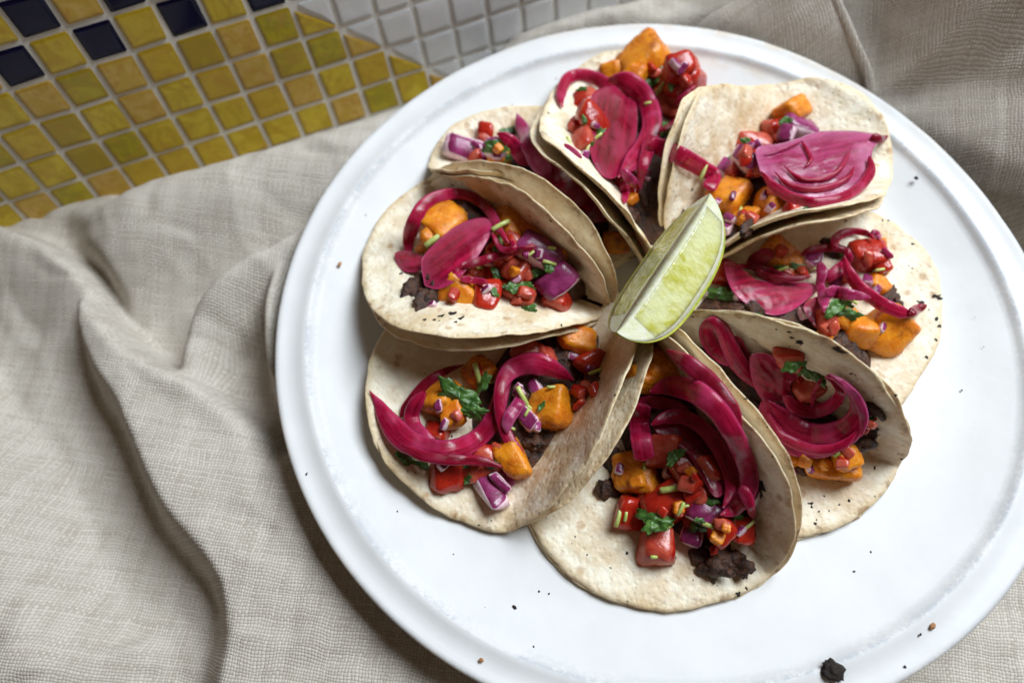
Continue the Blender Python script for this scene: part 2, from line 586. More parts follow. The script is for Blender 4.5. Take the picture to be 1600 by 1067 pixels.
# ------------------------------------------------------------------ the linen cloth
def line(P):
    return np.array([at(p[0], p[1], p[2]) for p in P])
def line_r(P):
    L_ = np.array([atr(*q) for q in P])
    L_[:, 2] += ramp(L_[:, 0], L_[:, 1])
    return L_
def sdist(X, Y, L, n=90):
    """distance to a smooth line, its side (+ right of travel) and its height there"""
    L = catmull(L, n)
    best = np.full(X.shape, 1e9); sg = np.zeros(X.shape); zz = np.zeros(X.shape); tt = np.zeros(X.shape)
    for i in range(n - 1):
        a, b = L[i], L[i + 1]
        ab = b[:2] - a[:2]
        l2 = ab @ ab + 1e-12
        t0 = ((X - a[0]) * ab[0] + (Y - a[1]) * ab[1]) / l2
        t = np.clip(t0, 0, 1)
        dx, dy = X - a[0] - t * ab[0], Y - a[1] - t * ab[1]
        d = np.hypot(dx, dy)
        m_ = d < best
        best[m_] = d[m_]
        cr = ab[0] * (Y - a[1]) - ab[1] * (X - a[0])
        sg[m_] = np.where(cr[m_] < 0, 1., -1.)
        zz[m_] = (a[2] + t * (b[2] - a[2]))[m_]
        tt[m_] = ((i + t) / (n - 1))[m_]
    return best, sg, zz, tt
NE, NN = 610, 400
e_ = np.linspace(-44, 36, NE)
n_ = np.linspace(-33, WO - .35, NN)
EE, NNN = np.meshgrid(e_, n_, indexing='ij')
CX = EE * WE[0] + NNN * WN[0]
CY = EE * WE[1] + NNN * WN[1]
def smax(a, b, k=.35):
    h = np.clip(.5 + .5 * (a - b) / k, 0, 1)
    return b + (a - b) * h + k * h * (1 - h)
def ridge(P, wl, wr, base=-4.6, pw=1.0):
    """a rolled fold along a line, its left and right flank of their own width"""
    d, s, z, t = sdist(CX, CY, line(P))
    wv = np.where(s > 0, wr, wl)
    g = np.exp(-np.abs(d / wv) ** (2 * pw))
    return base + (z - base) * g
# the pleat that runs from the upper left under the plate
R1 = line([(125, 462, -2.4), (121, 508, -1.6), (140, 566, -1.1), (176, 623, -.9), (212, 710, -.9), (250, 789, -1.0), (290, 840, -1.15), (325, 880, -1.3), (347, 935, -1.4), (350, 1000, -1.45), (338, 1066, -1.5), (320, 1200, -1.5)])
d1, s1, z1, t1 = sdist(CX, CY, R1)
B1 = line([(100, 470, -2.3), (130, 472, -2.0), (160, 505, -1.7), (185, 540, -1.2), (240, 574, -1.2), (290, 596, -1.2), (360, 640, -1.3), (420, 675, -1.9), (470, 715, -2.1), (560, 760, -2.3)])
d2, s2, z2, t2 = sdist(CX, CY, B1)
R1[0] = R1[0]
left_of = (s1 > 0)
dep = 4.3 - 1.8 * sstep(.5, .95, t1)
zl = z1 + .02 - dep * sstep(-.4, 1.9, d1) + (dep * .92) * sstep(2.4, 8.0, d1) - .03 * np.maximum(d1 - 7, 0)
zl = zl - .9 * sstep(9, 19.5, NNN) - .5 * sstep(2, 9, CY)
zr = -1.75 + (z1 + 1.75 + .0) * np.exp(-(d1 / 2.2) ** 2) + .10 * np.sin(d1 * .7)
sheet = np.where(left_of, zl, zr)
# past the pleat's upper edge the cloth drops into the pocket beside the plate
up = np.where(s2 < 0, sstep(-.15, 1.7, d2), 0.)
lip = .38 * np.exp(-(d2 / .8) ** 2)
sheet = np.where(left_of, sheet, sheet + lip * (s2 * 0 + 1) - 4.6 * up)
sheet = np.where(left_of & (d1 < 1.5), sheet, sheet)
H = sheet
A = ridge([(96, 345, -2.9), (140, 345, -1.9), (190, 318, -1.05), (260, 290, -.65), (350, 262, -.45), (450, 235, -.45), (560, 205, -.5), (680, 160, -.6), (800, 110, -.7)], 2.3, 4.6, -4.3, 1.1)
H = smax(H, A, .5)
Df = ridge([(292, 650, -3.2), (289, 588, -2.1), (291, 537, -1.65), (306, 487, -1.4), (330, 450, -.95), (372, 412, -.8), (430, 380, -.8), (500, 335, -.8)], .9, 2.0, -4.6)
H = smax(H, Df, .25)
D2 = ridge([(440, 400, -1.3), (420, 450, -1.0), (413, 500, -.9), (414, 560, -1.0), (428, 610, -1.3), (452, 650, -1.8)], 1.6, .75, -6.6)
H = smax(H, D2, .15)
d, s, z, t = sdist(CX, CY, np.array([at(q[0], q[1], -3.2) for q in [(380, 575, 0), (396, 612, 0), (425, 650, 0), (452, 690, 0)]]))
H = H - 2.4 * np.exp(-(d / .95) ** 2)
# the crease where the upper bulge tucks behind the pleat
Ls = ridge([(-60, 340, -2.2), (10, 358, -2.0), (70, 378, -1.9), (108, 400, -1.9), (128, 425, -2.0)], .55, 3.2, -4.2)
H = smax(H, Ls, .2)
for P, dp, wd in (([(60, 362, 0), (100, 382, 0), (138, 410, 0), (165, 452, 0), (178, 500, 0)], 1.7, .5), ([(10, 335, 0), (70, 345, 0), (110, 360, 0), (140, 395, 0)], 1.0, .8)):
    d, s, z, t = sdist(CX, CY, np.array([at(q[0], q[1], -2.5) for q in P]))
    H = H - dp * np.exp(-(d / wd) ** 2) * np.sin(np.pi * np.clip(t, .06, .94))
# behind and right of the plate, a steep climb added to shade the cloth
def ramp(x, y):
    s_ = x * .80 + y * .60 - 17.6
    return 1.35 * (np.sqrt(s_ * s_ + 4.) + s_) * .5 * sstep(2, 9, x)
def atr(px, py, h):
    lo, hi = -8., 24.
    for _ in range(40):
        z = (lo + hi) / 2
        q = at(px, py, z)
        if z - h - float(ramp(q[0], q[1])) > 0: hi = z
        else: lo = z
    return np.array([q[0], q[1], h])
def ridge_r(P, wl, wr, base, pw=1.):
    L_ = np.array([atr(*q) for q in P])
    d, s, z, t = sdist(CX, CY, L_)
    g = np.exp(-np.abs(d / np.where(s > 0, wr, wl)) ** (2 * pw))
    return base + (z - base) * g
HR = np.full(CX.shape, -3.4)
for P, wl, wr, bs in (
        ([(800, 75, -1.4), (850, 48, -.9), (920, 28, -.5), (1000, 8, -.2), (1090, -25, -.1), (1200, -70, -.1)], 2.4, 1.5, -4.6),
        ([(1330, 105, -1.9), (1385, 80, -1.1), (1440, 45, -.6), (1520, 0, -.4), (1640, -70, -.4)], 9., 2.2, -3.4),
        ([(1340, 150, -2.0), (1420, 180, -1.9), (1500, 212, -1.8), (1600, 252, -1.7), (1720, 300, -1.7)], 3.4, 1.1, -3.4),
        ([(1480, 120, -2.5), (1560, 95, -2.1), (1680, 50, -2.0)], 1.6, 1.6, -3.4)):
    HR = smax(HR, ridge_r(P, wl, wr, bs), .3)
fl = np.array([atr(*q) for q in [(1150, 60, 0), (1200, 45, 0), (1260, 60, 0), (1300, 90, 0)]])
d, s, z, t = sdist(CX, CY, fl)
HR = np.minimum(HR, -1.9 + .5 * np.maximum(d - 2.6, 0)) + ramp(CX, CY)
bl = sstep(-9, -4, CX) * sstep(3, 7, CY + .35 * CX)
H = H * (1 - bl) + HR * bl
# the gap at the right where the dark table shows
gl = np.array([atr(*q) for q in [(1380, 235, -2), (1500, 276, -2), (1600, 316, -2), (1760, 376, -2)]])
dg, sg_, zg, tg = sdist(CX, CY, gl)
below = (sg_ > 0) & (CX > 12) & (CY > 1)
H = np.where(below, np.minimum(H, -4.0 - 2.2 * sstep(0, 1.5, dg)), H)
R4 = ridge([(1560, 440, -2.6), (1640, 500, -2.2), (1700, 580, -2.0)], 2.5, 3, -4.9)
H = np.where(CX > 10, smax(H, R4, .4), H)
# soft undulation
un = np.empty(CX.size)
flat = np.stack([CX.ravel(), CY.ravel()], 1)
for i, (x, y) in enumerate(flat.tolist()):
    un[i] = .20 * noise.fractal((x * .21, y * .21, 1.3), 1., 2., 3) + .03 * noise.noise((x * 1.3, y * 1.3, 5.)) + .11 * (1 - abs(noise.noise((x * .30 + .12 * y, y * .26, 8.)))) ** 7 - .13 * (1 - abs(noise.noise((x * .22, y * .34 - .1 * x, 18.)))) ** 12
H = H + un.reshape(CX.shape)
# it stays under the plate and above the table
rr = np.hypot(CX, CY) / plate_r(np.arctan2(CY, CX))
bott = np.interp(rr, [0, 10.4, 11.5, 12, 13.2, 14.5, 15.6, 16.4, 17.0, 17.8, 19.5, 23.], [-2.5, -2.5, -2.45, -2.05, -1.75, -1.35, -.98, -.75, -.55, .0, 3., 40.])
H = np.minimum(H, bott - .1)
H = np.where(rr < 11.5, np.maximum(H, -2.9), H)
H = np.maximum(H, -6.9)
keep = ~(below & (dg > .3) & (CY > 4.0) & (H < -4.3))
fc = []
kf = keep.ravel()
ff = grid_faces(NE, NN)
ff = [q for q in ff if kf[q[0]] and kf[q[1]] and kf[q[2]] and kf[q[3]]]
# arc length of the broad shape along both directions, so that the weave is not stretched on the slopes
def blur(a, k, ax):
    pd = np.pad(a, [(k // 2, k // 2) if i == ax else (0, 0) for i in range(2)], mode='edge')
    c = np.cumsum(np.insert(pd, 0, 0, axis=ax), axis=ax)
    n0 = a.shape[ax]
    return (np.take(c, range(k, k + n0), ax) - np.take(c, range(0, n0), ax)) / k
H = H * .25 + .75 * blur(blur(H, 3, 0), 3, 1)
H = blur(blur(H, 3, 0), 3, 1)
HB = H
for k_ in (61, 61, 41):
    HB = blur(blur(HB, k_, 0), k_, 1)
du = np.zeros_like(H); dv = np.zeros_like(H)
st = e_[1] - e_[0]; sn = n_[1] - n_[0]
du[1:] = np.cumsum(np.hypot(np.diff(HB, axis=0), st), 0)
dv[:, 1:] = np.cumsum(np.hypot(np.diff(HB, axis=1), sn), 1)
du = blur(du, 141, 1); dv = blur(dv, 141, 0)
linen = build('linen_cloth', np.stack([CX, CY, H], -1).reshape(-1, 3), ff, M['linen'], uv=np.stack([du, dv], -1).reshape(-1, 2), origin=(-15, -5, -3))
tag(linen, 'crumpled beige grey linen cloth bunched on the table under the white plate', 'cloth')

# its folded corner with the hem, behind the plate
def strip(Lp, Rp, nu, nv, arch, th, bend=.0):
    La, Ra = catmull(line_r(Lp), nv), catmull(line_r(Rp), nv)
    T = np.linspace(0, 1, nu)
    g = La[None] * (1 - T)[:, None, None] + Ra[None] * T[:, None, None]
    g[..., 2] += arch * np.sin(np.pi * T)[:, None]
    for i in range(nu):
        for j in range(nv):
            g[i, j, 2] += .12 * fbm(g[i, j], .3, 2, 2.)
    top = g.copy(); bot = g.copy(); bot[..., 2] -= th
    V = np.concatenate([top.reshape(-1, 3), bot.reshape(-1, 3)])
    f = grid_faces(nu, nv)
    o = nu * nv
    f2 = f + [(a + o, d + o, c + o, b + o) for a, b, c, d in f]
    ed = [(i, 0) for i in range(nu)] + [(nu - 1, j) for j in range(1, nv)] + [(i, nv - 1) for i in range(nu - 2, -1, -1)] + [(0, j) for j in range(nv - 2, 0, -1)]
    for k in range(len(ed)):
        a = ed[k][0] * nv + ed[k][1]; b = ed[(k + 1) % len(ed)][0] * nv + ed[(k + 1) % len(ed)][1]
        f2.append((a, a + o, b + o, b))
    uv = np.stack([g[..., 0] * .8 + g[..., 1] * .6, g[..., 1] * .8 - g[..., 0] * .6], -1).reshape(-1, 2)
    return V, f2, np.concatenate([uv, uv])
Lp = [(1085, 110, -2.6), (1078, 62, -1.7), (1100, 30, -.9), (1150, 0, -.3), (1240, -55, 0)]
Rp = [(1362, 205, -2.9), (1367, 150, -2.0), (1358, 100, -1.2), (1338, 55, -.6), (1312, 0, -.2), (1290, -55, 0)]
V, f, uv = strip(Lp, Rp, 40, 50, .35, .13)
corner = build('folded_corner', V, f, M['linen'], linen, uv=uv)
Rq = [(p[0] - 13, p[1] + 1, p[2] + .14) for p in Rp]
Rr = [(p[0] + 1.5, p[1], p[2] + .10) for p in Rp]
V, f, uv = strip(Rq, Rr, 8, 60, .05, .20)
build('hem', V, f, M['linen'], corner, uv=uv)

# ------------------------------------------------------------------ tacos: tortillas
ZF = -1.15
KEYS = 'x y phi R sc vc aL aL1 aR aR1 r kL kR c2 s2 c3 s3 zl tilt'.split()
FIT = {
  'T1': ([-6.087, 4.543, 2.399, 6.09, -1.521, 0.015, 0.519, -0.319, 1.61, -0.165, 0.348, -0.01, -0.036, 0.043, -0.045, -0.013, -0.047, 0.106, 0.034],
         [-6.087, 4.543, 2.399, 6.144, -1.256, 0.046, 0.464, -0.298, 1.45, -0.097, 0.348, -0.016, -0.033, 0.038, -0.042, -0.022, -0.045, 0.106, 0.034]),
  'T8': ([-5.085, -3.518, -2.155, 6.46, 1.432, -0.02, 0.981, -0.143, 0.18, 0.138, 0.943, 0.051, -0.025, 0.016, 0.052, 0.007, 0.004, 0.112, -0.018],
         [-5.085, -3.518, -2.155, 6.443, 1.584, -0.149, 0.845, -0.143, 0.23, 0.13, 0.943, 0.047, -0.024, 0.02, 0.055, 0.005, 0.005, 0.112, -0.018]),
  'T7': ([0.225, -6.267, -1.253, 6.211, 0.511, 0.006, 1.405, -0.271, 0.006, 0.016, 0.837, 0.029, -0.004, 0.039, 0.029, 0.021, 0.005, 0.1, -0.015],
         [0.225, -6.267, -1.253, 6.211, 0.57, 0.057, 1.342, -0.276, 0.056, 0.016, 0.837, 0.027, -0.003, 0.039, 0.028, 0.02, 0.004, 0.1, -0.015]),
  'T6': ([4.164, -4.595, -0.679, 5.971, -0.191, -0.042, 1.686, -0.075, -0.029, -0.001, 0.625, -0.045, 0.006, 0.035, -0.017, -0.011, -0.018, 0.041, -0.009],
         [4.164, -4.595, -0.679, 5.973, -0.161, -0.076, 1.729, -0.067, -0.022, -0.001, 0.625, -0.044, 0.006, 0.035, -0.016, -0.011, -0.018, 0.041, -0.009]),
  'T5': ([5.832, -2.563, -0.479, 6.132, -2.513, -0.008, -0.009, -0.004, 1.466, -0.315, 0.888, 0.0, 0.015, 0.045, -0.041, 0.017, 0.021, 0.099, -0.015],
         [5.832, -2.563, -0.479, 6.132, -2.393, -0.108, -0.009, -0.004, 1.466, -0.315, 0.888, 0.0, 0.015, 0.045, -0.026, 0.017, 0.021, 0.099, -0.015]),
  'T4': ([6.297, 7.065, 0.748, 6.143, 0.619, -0.025, 0.718, -0.413, 0.763, -0.796, 0.91, 0.06, -0.028, -0.018, 0.034, -0.02, -0.092, 0.124, -0.004],
         [6.297, 7.065, 0.748, 6.144, 0.503, -0.158, 0.668, -0.409, 0.724, -0.709, 0.91, 0.059, -0.032, -0.019, 0.034, -0.019, -0.092, 0.124, -0.004]),
  'T3': ([1.1, 8.247, 1.628, 6.356, -0.894, -0.06, 0.856, -0.577, -0.009, -0.006, 0.826, -0.019, -0.002, -0.047, 0.08, -0.009, -0.075, 0.078, -0.016],
         [1.1, 8.247, 1.628, 6.35, -0.898, -0.006, 0.792, -0.563, -0.009, -0.006, 0.826, -0.023, -0.002, -0.046, 0.079, -0.009, -0.075, 0.078, -0.016]),
  'T2': ([-4.473, 7.552, 2.235, 5.628, 0.836, -0.209, 0.88, -1.02, -0.029, 0.017, 0.755, 0.142, 0.007, -0.005, -0.12, 0.024, -0.006, 0.015, 0.006],
         [-4.473, 7.552, 2.235, 5.628, 0.956, -0.309, 0.88, -1.02, -0.029, 0.017, 0.755, 0.142, 0.007, -0.005, -0.105, 0.024, -0.006, 0.015, 0.006]),
}
def surf(P, S, V, off=0.0, N=28):
    """folds a flat tortilla: V runs along the fold, S across it; off lifts it off its outside"""
    S = np.asarray(S, float); V = np.asarray(V, float)
    vn = V / 6.4
    right = S >= 0
    a = np.where(right, P['aR'] + P['aR1'] * vn, P['aL'] + P['aL1'] * vn)
    k = np.where(right, P['kR'], P['kL']); A = np.abs(S)
    ss = A[..., None] * ((np.arange(N) + .5) / N)
    psi = a[..., None] * (1 - np.exp(-(ss / P['r']) ** 1.5)) + k[..., None] * ss
    x = np.cos(psi).mean(-1) * A
    z = np.sin(psi).mean(-1) * A
    pe = a * (1 - np.exp(-(A / P['r']) ** 1.5)) + k * A
    sg = np.where(right, 1, -1)
    x = x * sg + off * np.sin(pe) * sg
    z = z - off * np.cos(pe) - P['tilt'] * V + P['zl']
    cp, sp = math.cos(P['phi']), math.sin(P['phi'])
    return np.stack([P['x'] + V * cp + x * sp, P['y'] + V * sp - x * cp, ZF + z], -1)

class Taco:
    pass
TACOS = {}
NR, NT_ = 26, 168
def tortilla(T, P, outer, seed):
    rho = np.concatenate([np.linspace(0, .86, 19), np.array([.9, .93, .955, .972, .985, .994, 1.0])])
    th = np.linspace(0, 2 * np.pi, NT_, endpoint=False)
    R = P['R'] * (1 + P['c2'] * np.cos(2 * th) + P['s2'] * np.sin(2 * th) + P['c3'] * np.cos(3 * th) + P['s3'] * np.sin(3 * th))
    R = R * np.array([1 + .02 * noise.noise((math.cos(t) * 3.2 + seed, math.sin(t) * 3.2, seed)) + .010 * noise.noise((math.cos(t) * 11 + seed, math.sin(t) * 11, seed)) for t in th])
    S = P['sc'] + rho[:, None] * R * np.cos(th)
    Vv = P['vc'] + rho[:, None] * R * np.sin(th)
    half = .085 * np.sqrt(np.clip(1 - ((rho - .955) / .046).clip(0, 1) ** 2, .02, 1)) * (1 + .0 * rho)
    base = .24 if outer else 0.
    wob = np.array([[.17 * noise.fractal((s * .36 + seed, v_ * .36, seed), .9, 2., 3) + .06 * noise.noise((s * 1.1, v_ * 1.1, seed + 3)) for s, v_ in zip(a, b)] for a, b in zip(S, Vv)])
    wob = wob * (.35 + .65 * rho[:, None] ** 2)
    out = []
    for side in (-1, 1):
        X = surf(P, S, Vv, base + side * half[:, None] + wob)
        rr_ = np.hypot(X[..., 0], X[..., 1])
        lo = floor_z(rr_) + (.03 if outer else .235) + (half[:, None] * 2 if side < 0 else 0)
        X[..., 2] = np.maximum(X[..., 2], lo)
        out.append(X)
    n = NR * NT_
    V = np.concatenate([out[0].reshape(-1, 3), out[1].reshape(-1, 3)])
    f = grid_faces(NR, NT_, wrap_v=True)
    F2 = [(a, d, c, b) for a, b, c, d in f] + [(a + n, b + n, c + n, d + n) for a, b, c, d in f]
    e = (NR - 1) * NT_
    for j in range(NT_):
        j2 = (j + 1) % NT_
        F2.append((e + j, e + j2, e + j2 + n, e + j + n))
    rh = np.tile(np.repeat(rho, NT_), 2)
    soak = np.exp(-(S / 3.0) ** 2 - (Vv / 4.8) ** 4) * 1.0
    soak = np.concatenate([soak.ravel(), soak.ravel() * .25])
    return V, F2, {'rho': rh, 'soak': soak}

SPEC = {  # crop of the photograph the fillings are measured in: x0, y0, scale
    'T1': (540, 160, 2.6667), 'T8': (540, 480, 2.8083), 'T7': (800, 500, 2.3188), 'T6': (1020, 440, 2.5413),
    'T5': (1040, 300, 3.3348), 'T4': (1000, 100, 3.3333), 'T3': (660, 60, 2.6667), 'T2': (660, 60, 2.6667)}
LABEL = {
    'T1': 'taco at the left with two flat onion petals and a dark onion dice',
    'T2': 'half hidden taco behind the left one, an onion spike sticking up from it',
    'T3': 'taco at the top, a dark onion curl reaching onto the next tortilla',
    'T4': 'taco at the upper right with one broad onion half slice lying on top',
    'T5': 'taco at the right edge with tangled onion strings and one big tomato piece',
    'T6': 'taco at the lower right with broad curled onion slices and blackened tortilla spots',
    'T7': 'taco nearest the camera with nested onion rings over tomato dice on a flat tortilla',
    'T8': 'taco at the lower left with a cilantro leaf inside a big onion ring'}
# mound of beef: v from, v to, reach on the left side, on the right side, bulge
MOUND = {'T1': (-4.4, 4.6, 2.5, 2.2, .55), 'T2': (-4.5, 4.5, 2.0, 2.0, .5), 'T3': (-4.6, 5.0, 2.3, 2.4, .55), 'T4': (-4.8, 3.6, 1.0, 2.4, .35),
         'T5': (-4.8, 3.4, 3.2, 1.8, .5), 'T6': (-4.6, 3.9, 2.0, 2.4, .5), 'T7': (-4.6, 4.1, 2.3, 2.3, .55), 'T8': (-4.6, 3.6, 1.0, 3.0, .4)}
for ti, (name, (a, b)) in enumerate(FIT.items()):
    T = Taco()
    T.P = dict(zip(KEYS, a)); Q = dict(zip(KEYS, b))
    T.name = name; T.crop = SPEC[name]; T.trees = []; T.spots = []
    T.root = empty('taco', (T.P['x'], T.P['y'], -1.1))
    tag(T.root, LABEL[name], 'taco', 'tacos fanned in a ring on the white plate')
    for outer, PP in ((False, T.P), (True, Q)):
        V, f, at_ = tortilla(T, PP, outer, ti * 3.7 + (9 if outer else 0))
        build('tortilla', V, f, M['tortilla'], T.root, attr=at_)
        if not outer:
            T.trees.append(BVHTree.FromPolygons(V.tolist(), f))
    v0, v1, sl, sr, bul = MOUND[name]
    nu, nv = 46, 26
    U = np.linspace(0, 1, nu); K = np.linspace(0, 1, nv)
    vv = v0 + (v1 - v0) * U
    tap = np.sqrt(np.clip(1 - (2 * U - 1) ** 4, 0, 1)) * .98 + .02
    Lp_ = surf(T.P, -sl * tap, vv, -.1); Rp_ = surf(T.P, sr * tap, vv, -.1); Bp = surf(T.P, np.zeros(nu), vv, -.1)
    g = np.zeros((nu, nv, 3))
    for j, t in enumerate(K):
        g[:, j] = Lp_ * (1 - t) + Rp_ * t
        g[:, j, 2] += bul * math.sin(math.pi * t) * tap
    for i in range(nu):
        for j in range(nv):
            d = .34 * fbm(g[i, j], .9, 4, ti + .5) + .30 * abs(fbm(g[i, j], 2.4, 3, ti + 7.))
            g[i, j, 2] += d * math.sin(math.pi * K[j]) ** .5 * tap[i]
    bt = g.copy()
    for j, t in enumerate(K):
        bt[:, j] = (Lp_ * (1 - t) + Rp_ * t) * .5 + Bp * .5
    V = np.concatenate([g.reshape(-1, 3), bt.reshape(-1, 3)]); o = nu * nv
    f = grid_faces(nu, nv)
    f = f + [(p + o, s + o, r + o, q + o) for p, q, r, s in f]
    build('beef', V, f, M['beef'], T.root)
    T.trees.append(BVHTree.FromPolygons(V.tolist(), f))
    TACOS[name] = T

# ------------------------------------------------------------------ fillings
cur = None
def px(p):
    c = cur.crop
    return c[0] + p[0] / c[2], c[1] + p[1] / c[2]
def depth(x, y):
    """where the line of sight through this pixel first meets what the taco holds so far"""
    d = ray(x, y)
    L = np.linalg.norm(d)
    dn = Vector(d / L)
    best = None
    for tr in cur.trees:
        h = tr.ray_cast(Vector(POS), dn)
        if h[0] is not None and (best is None or h[3] < best):
            best = h[3]
    if best is None:
        return (at(x, y, -.6) - POS)[2] / d[2]
    return best / L
def add(name, V, f, mat, **kw):
    on = kw.pop('on', None)
    if on:
        WLOC[on] = WLOC.get(on, None) or W(np.asarray(V).mean(0))
    o = build(name, V, f, mat, on or cur.root, **kw)
    cur.trees.append(BVHTree.FromPolygons(np.asarray(V).tolist(), [tuple(int(i) for i in q) for q in f]))
    return o

def cube_grid(n):
    vs, fs, key = [], [], {}
    def vid(p):
        k = tuple(np.round(p, 5))
        if k not in key:
            key[k] = len(vs); vs.append(p)
        return key[k]
    for ax in range(3):
        for sg in (-1, 1):
            for i in range(n):
                for j in range(n):
                    q = []
                    for di, dj in ((0, 0), (1, 0), (1, 1), (0, 1)):
                        p = [0, 0, 0]
                        p[ax] = sg
                        p[(ax + 1) % 3] = -1 + 2 * (i + di) / n
                        p[(ax + 2) % 3] = -1 + 2 * (j + dj) / n
                        q.append(vid(tuple(p)))
                    fs.append((tuple(q if sg > 0 else q[::-1]), ax * 2 + (sg > 0)))
    return np.array(vs, float), [q[0] for q in fs], np.array([q[1] for q in fs])
CG = {n: cube_grid(n) for n in (3, 5, 8)}
def rot_rand(r, tilt=.6):
    from mathutils import Euler
    return np.array(Euler((r.uniform(-tilt, tilt), r.uniform(-tilt, tilt), r.uniform(0, 6.28))).to_matrix())
def chunk(x, y, size, kind, aspect=1., ang=None, seed=0, lift=.33, flat=1.):
    X, Y = px((x, y))
    t = depth(X, Y)
    cur.spots.append((x, y))
    if kind in ('tomato', 'red'):
        size *= .94
    if kind == 'squash':
        size *= .95; lift *= .6
    if kind == 'beef':
        aspect = 1.3; lift = -.05; flat = .6
    cm = size / cur.crop[2] * t / 1165.9 / 2
    r = random.Random(int(x * 13 + y * 7 + seed))
    n = 8 if kind in ('squash', 'beef') else 5
    V0, fs, sid = CG[n]
    ex = {'squash': 5, 'beef': 2.2}.get(kind, 4.5)
    p = V0 / (np.abs(V0) ** ex).sum(1, keepdims=True) ** (1 / ex)
    jt = .48 if kind in ('tomato', 'red') else .30
    cor = {(a, b, c): np.array([r.uniform(-jt, jt) for _ in range(3)]) for a in (0, 1) for b in (0, 1) for c in (0, 1)}
    q = p.copy()
    u = (p + 1) / 2
    for (a, b, c), d in cor.items():
        wgt = (u[:, 0] if a else 1 - u[:, 0]) * (u[:, 1] if b else 1 - u[:, 1]) * (u[:, 2] if c else 1 - u[:, 2])
        q += wgt[:, None] * d
    q *= np.array([r.uniform(.85, 1.1) * aspect, r.uniform(.85, 1.05) / aspect ** .5, r.uniform(.7, .95) * flat])
    am, fr = {'squash': (.085, 2.6), 'beef': (.55, 1.5)}.get(kind, (.11, 1.7))
    s_ = r.uniform(0, 50)
    q = np.array([v * (1 + am * noise.fractal(Vector(v) * fr + Vector((s_, s_, s_)), .8, 2., 4)) for v in q])
    if ang is None:
        Rm = rot_rand(r)
    else:
        from mathutils import Euler
        a3 = math.radians(ang)
        Rm = np.array(Euler((r.uniform(-.35, .35), r.uniform(-.35, .35), -a3)).to_matrix())
    q = q @ Rm.T * cm
    d = ray(X, Y)
    c = POS + d * t - d / np.linalg.norm(d) * cm * lift
    V = q + c
    if kind == 'squash':
        add('squash_chunk', V, fs, M['squash'])
    elif kind == 'tomato':
        # skin on the side that chance turned up, flesh on the others
        k = r.randrange(6)
        add('tomato_dice', V, fs, [M['flesh'], M['skin']], fmat=(sid == k) | (sid == (k + 2) % 6))
    elif kind == 'red':
        add('tomato_dice', V, fs, [M['flesh'], M['skin']], fmat=(sid != 0))
    elif kind == 'onion':
        add('raw_onion_dice', V, fs, [M['raw_white'], M['raw_skin']], fmat=(sid == 5))
    elif kind == 'purple':
        add('raw_onion_dice', V, fs, [M['raw_skin'], M['raw_white']], fmat=(sid == 2))
    elif kind == 'beef':
        add('beef_crumb', V, fs, M['beef'])
def squash(*L):
    for q in L: chunk(q[0], q[1], q[2], 'squash', *q[3:])
def tomato(*L):
    for q in L: chunk(q[0], q[1], q[2], 'tomato', *q[3:])
def red(*L):
    for q in L: chunk(q[0], q[1], q[2], 'red', *q[3:])
def onion(*L):
    for q in L: chunk(q[0], q[1], q[2], 'onion', *q[3:])
def purple(*L):
    for q in L: chunk(q[0], q[1], q[2], 'purple', *q[3:])
def crumb(*L):
    for q in L: chunk(q[0], q[1], q[2], 'beef', *q[3:])

def bits(n, seed):
    """small scraps of the salsa lying among the larger pieces"""
    r = random.Random(seed)
    base = list(cur.spots)
    k = cur.crop[2]
    for i in range(n):
        a = r.choice(base); b = r.choice(base)
        u = r.uniform(0, .4)
        x, y = a[0] * (1 - u) + b[0] * u + r.uniform(-14, 14) * k, a[1] * (1 - u) + b[1] * u + r.uniform(-12, 12) * k
        q = r.random()
        if q < .38: chunk(x, y, r.uniform(13, 22) * k, 'tomato', 1.2)
        elif q < .60: chunk(x, y, r.uniform(11, 17) * k, 'onion', 1.4)
        elif q < .72: chunk(x, y, r.uniform(11, 16) * k, 'purple', 1.4)
        elif q < .86: leaf((x, y, r.uniform(16, 30) * k, r.uniform(0, 180)))
        elif q < .94: chunk(x, y, r.uniform(14, 24) * k, 'squash')
        else: stem((x, y, r.uniform(11, 20) * k, r.uniform(0, 180)))
    cur.spots = base

def stem(*L):
    for (x, y, ln, ang) in L:
        X, Y = px((x, y)); t = depth(X, Y)
        k = t / 1165.9 / cur.crop[2]
        cm = ln * k / 2
        a = math.radians(ang)
        ax = RT * math.cos(a) + UP * math.sin(a)
        ax = ax + FW * random.uniform(-.25, .25); ax /= np.linalg.norm(ax)
        n1 = np.cross(ax, FW); n1 /= np.linalg.norm(n1); n2 = np.cross(ax, n1)
        rad = min(.14, max(.07, cm * .26))
        d = ray(X, Y); c = POS + d * t - d / np.linalg.norm(d) * rad * .8
        V = []
        prof = [(-1, 0), (-1, .8), (-.9, 1), (-.3, 1.), (.3, .96), (.9, .95), (1, .75), (1, 0)]
        for s_, w_ in prof:
            for j in range(9):
                b = 2 * math.pi * j / 9
                V.append(c + ax * s_ * cm + (n1 * math.cos(b) + n2 * math.sin(b)) * rad * w_ - FW * (-.25 * cm * s_ * s_))
        add('cilantro_stem', V, grid_faces(len(prof), 9, wrap_v=True), M['stem'])

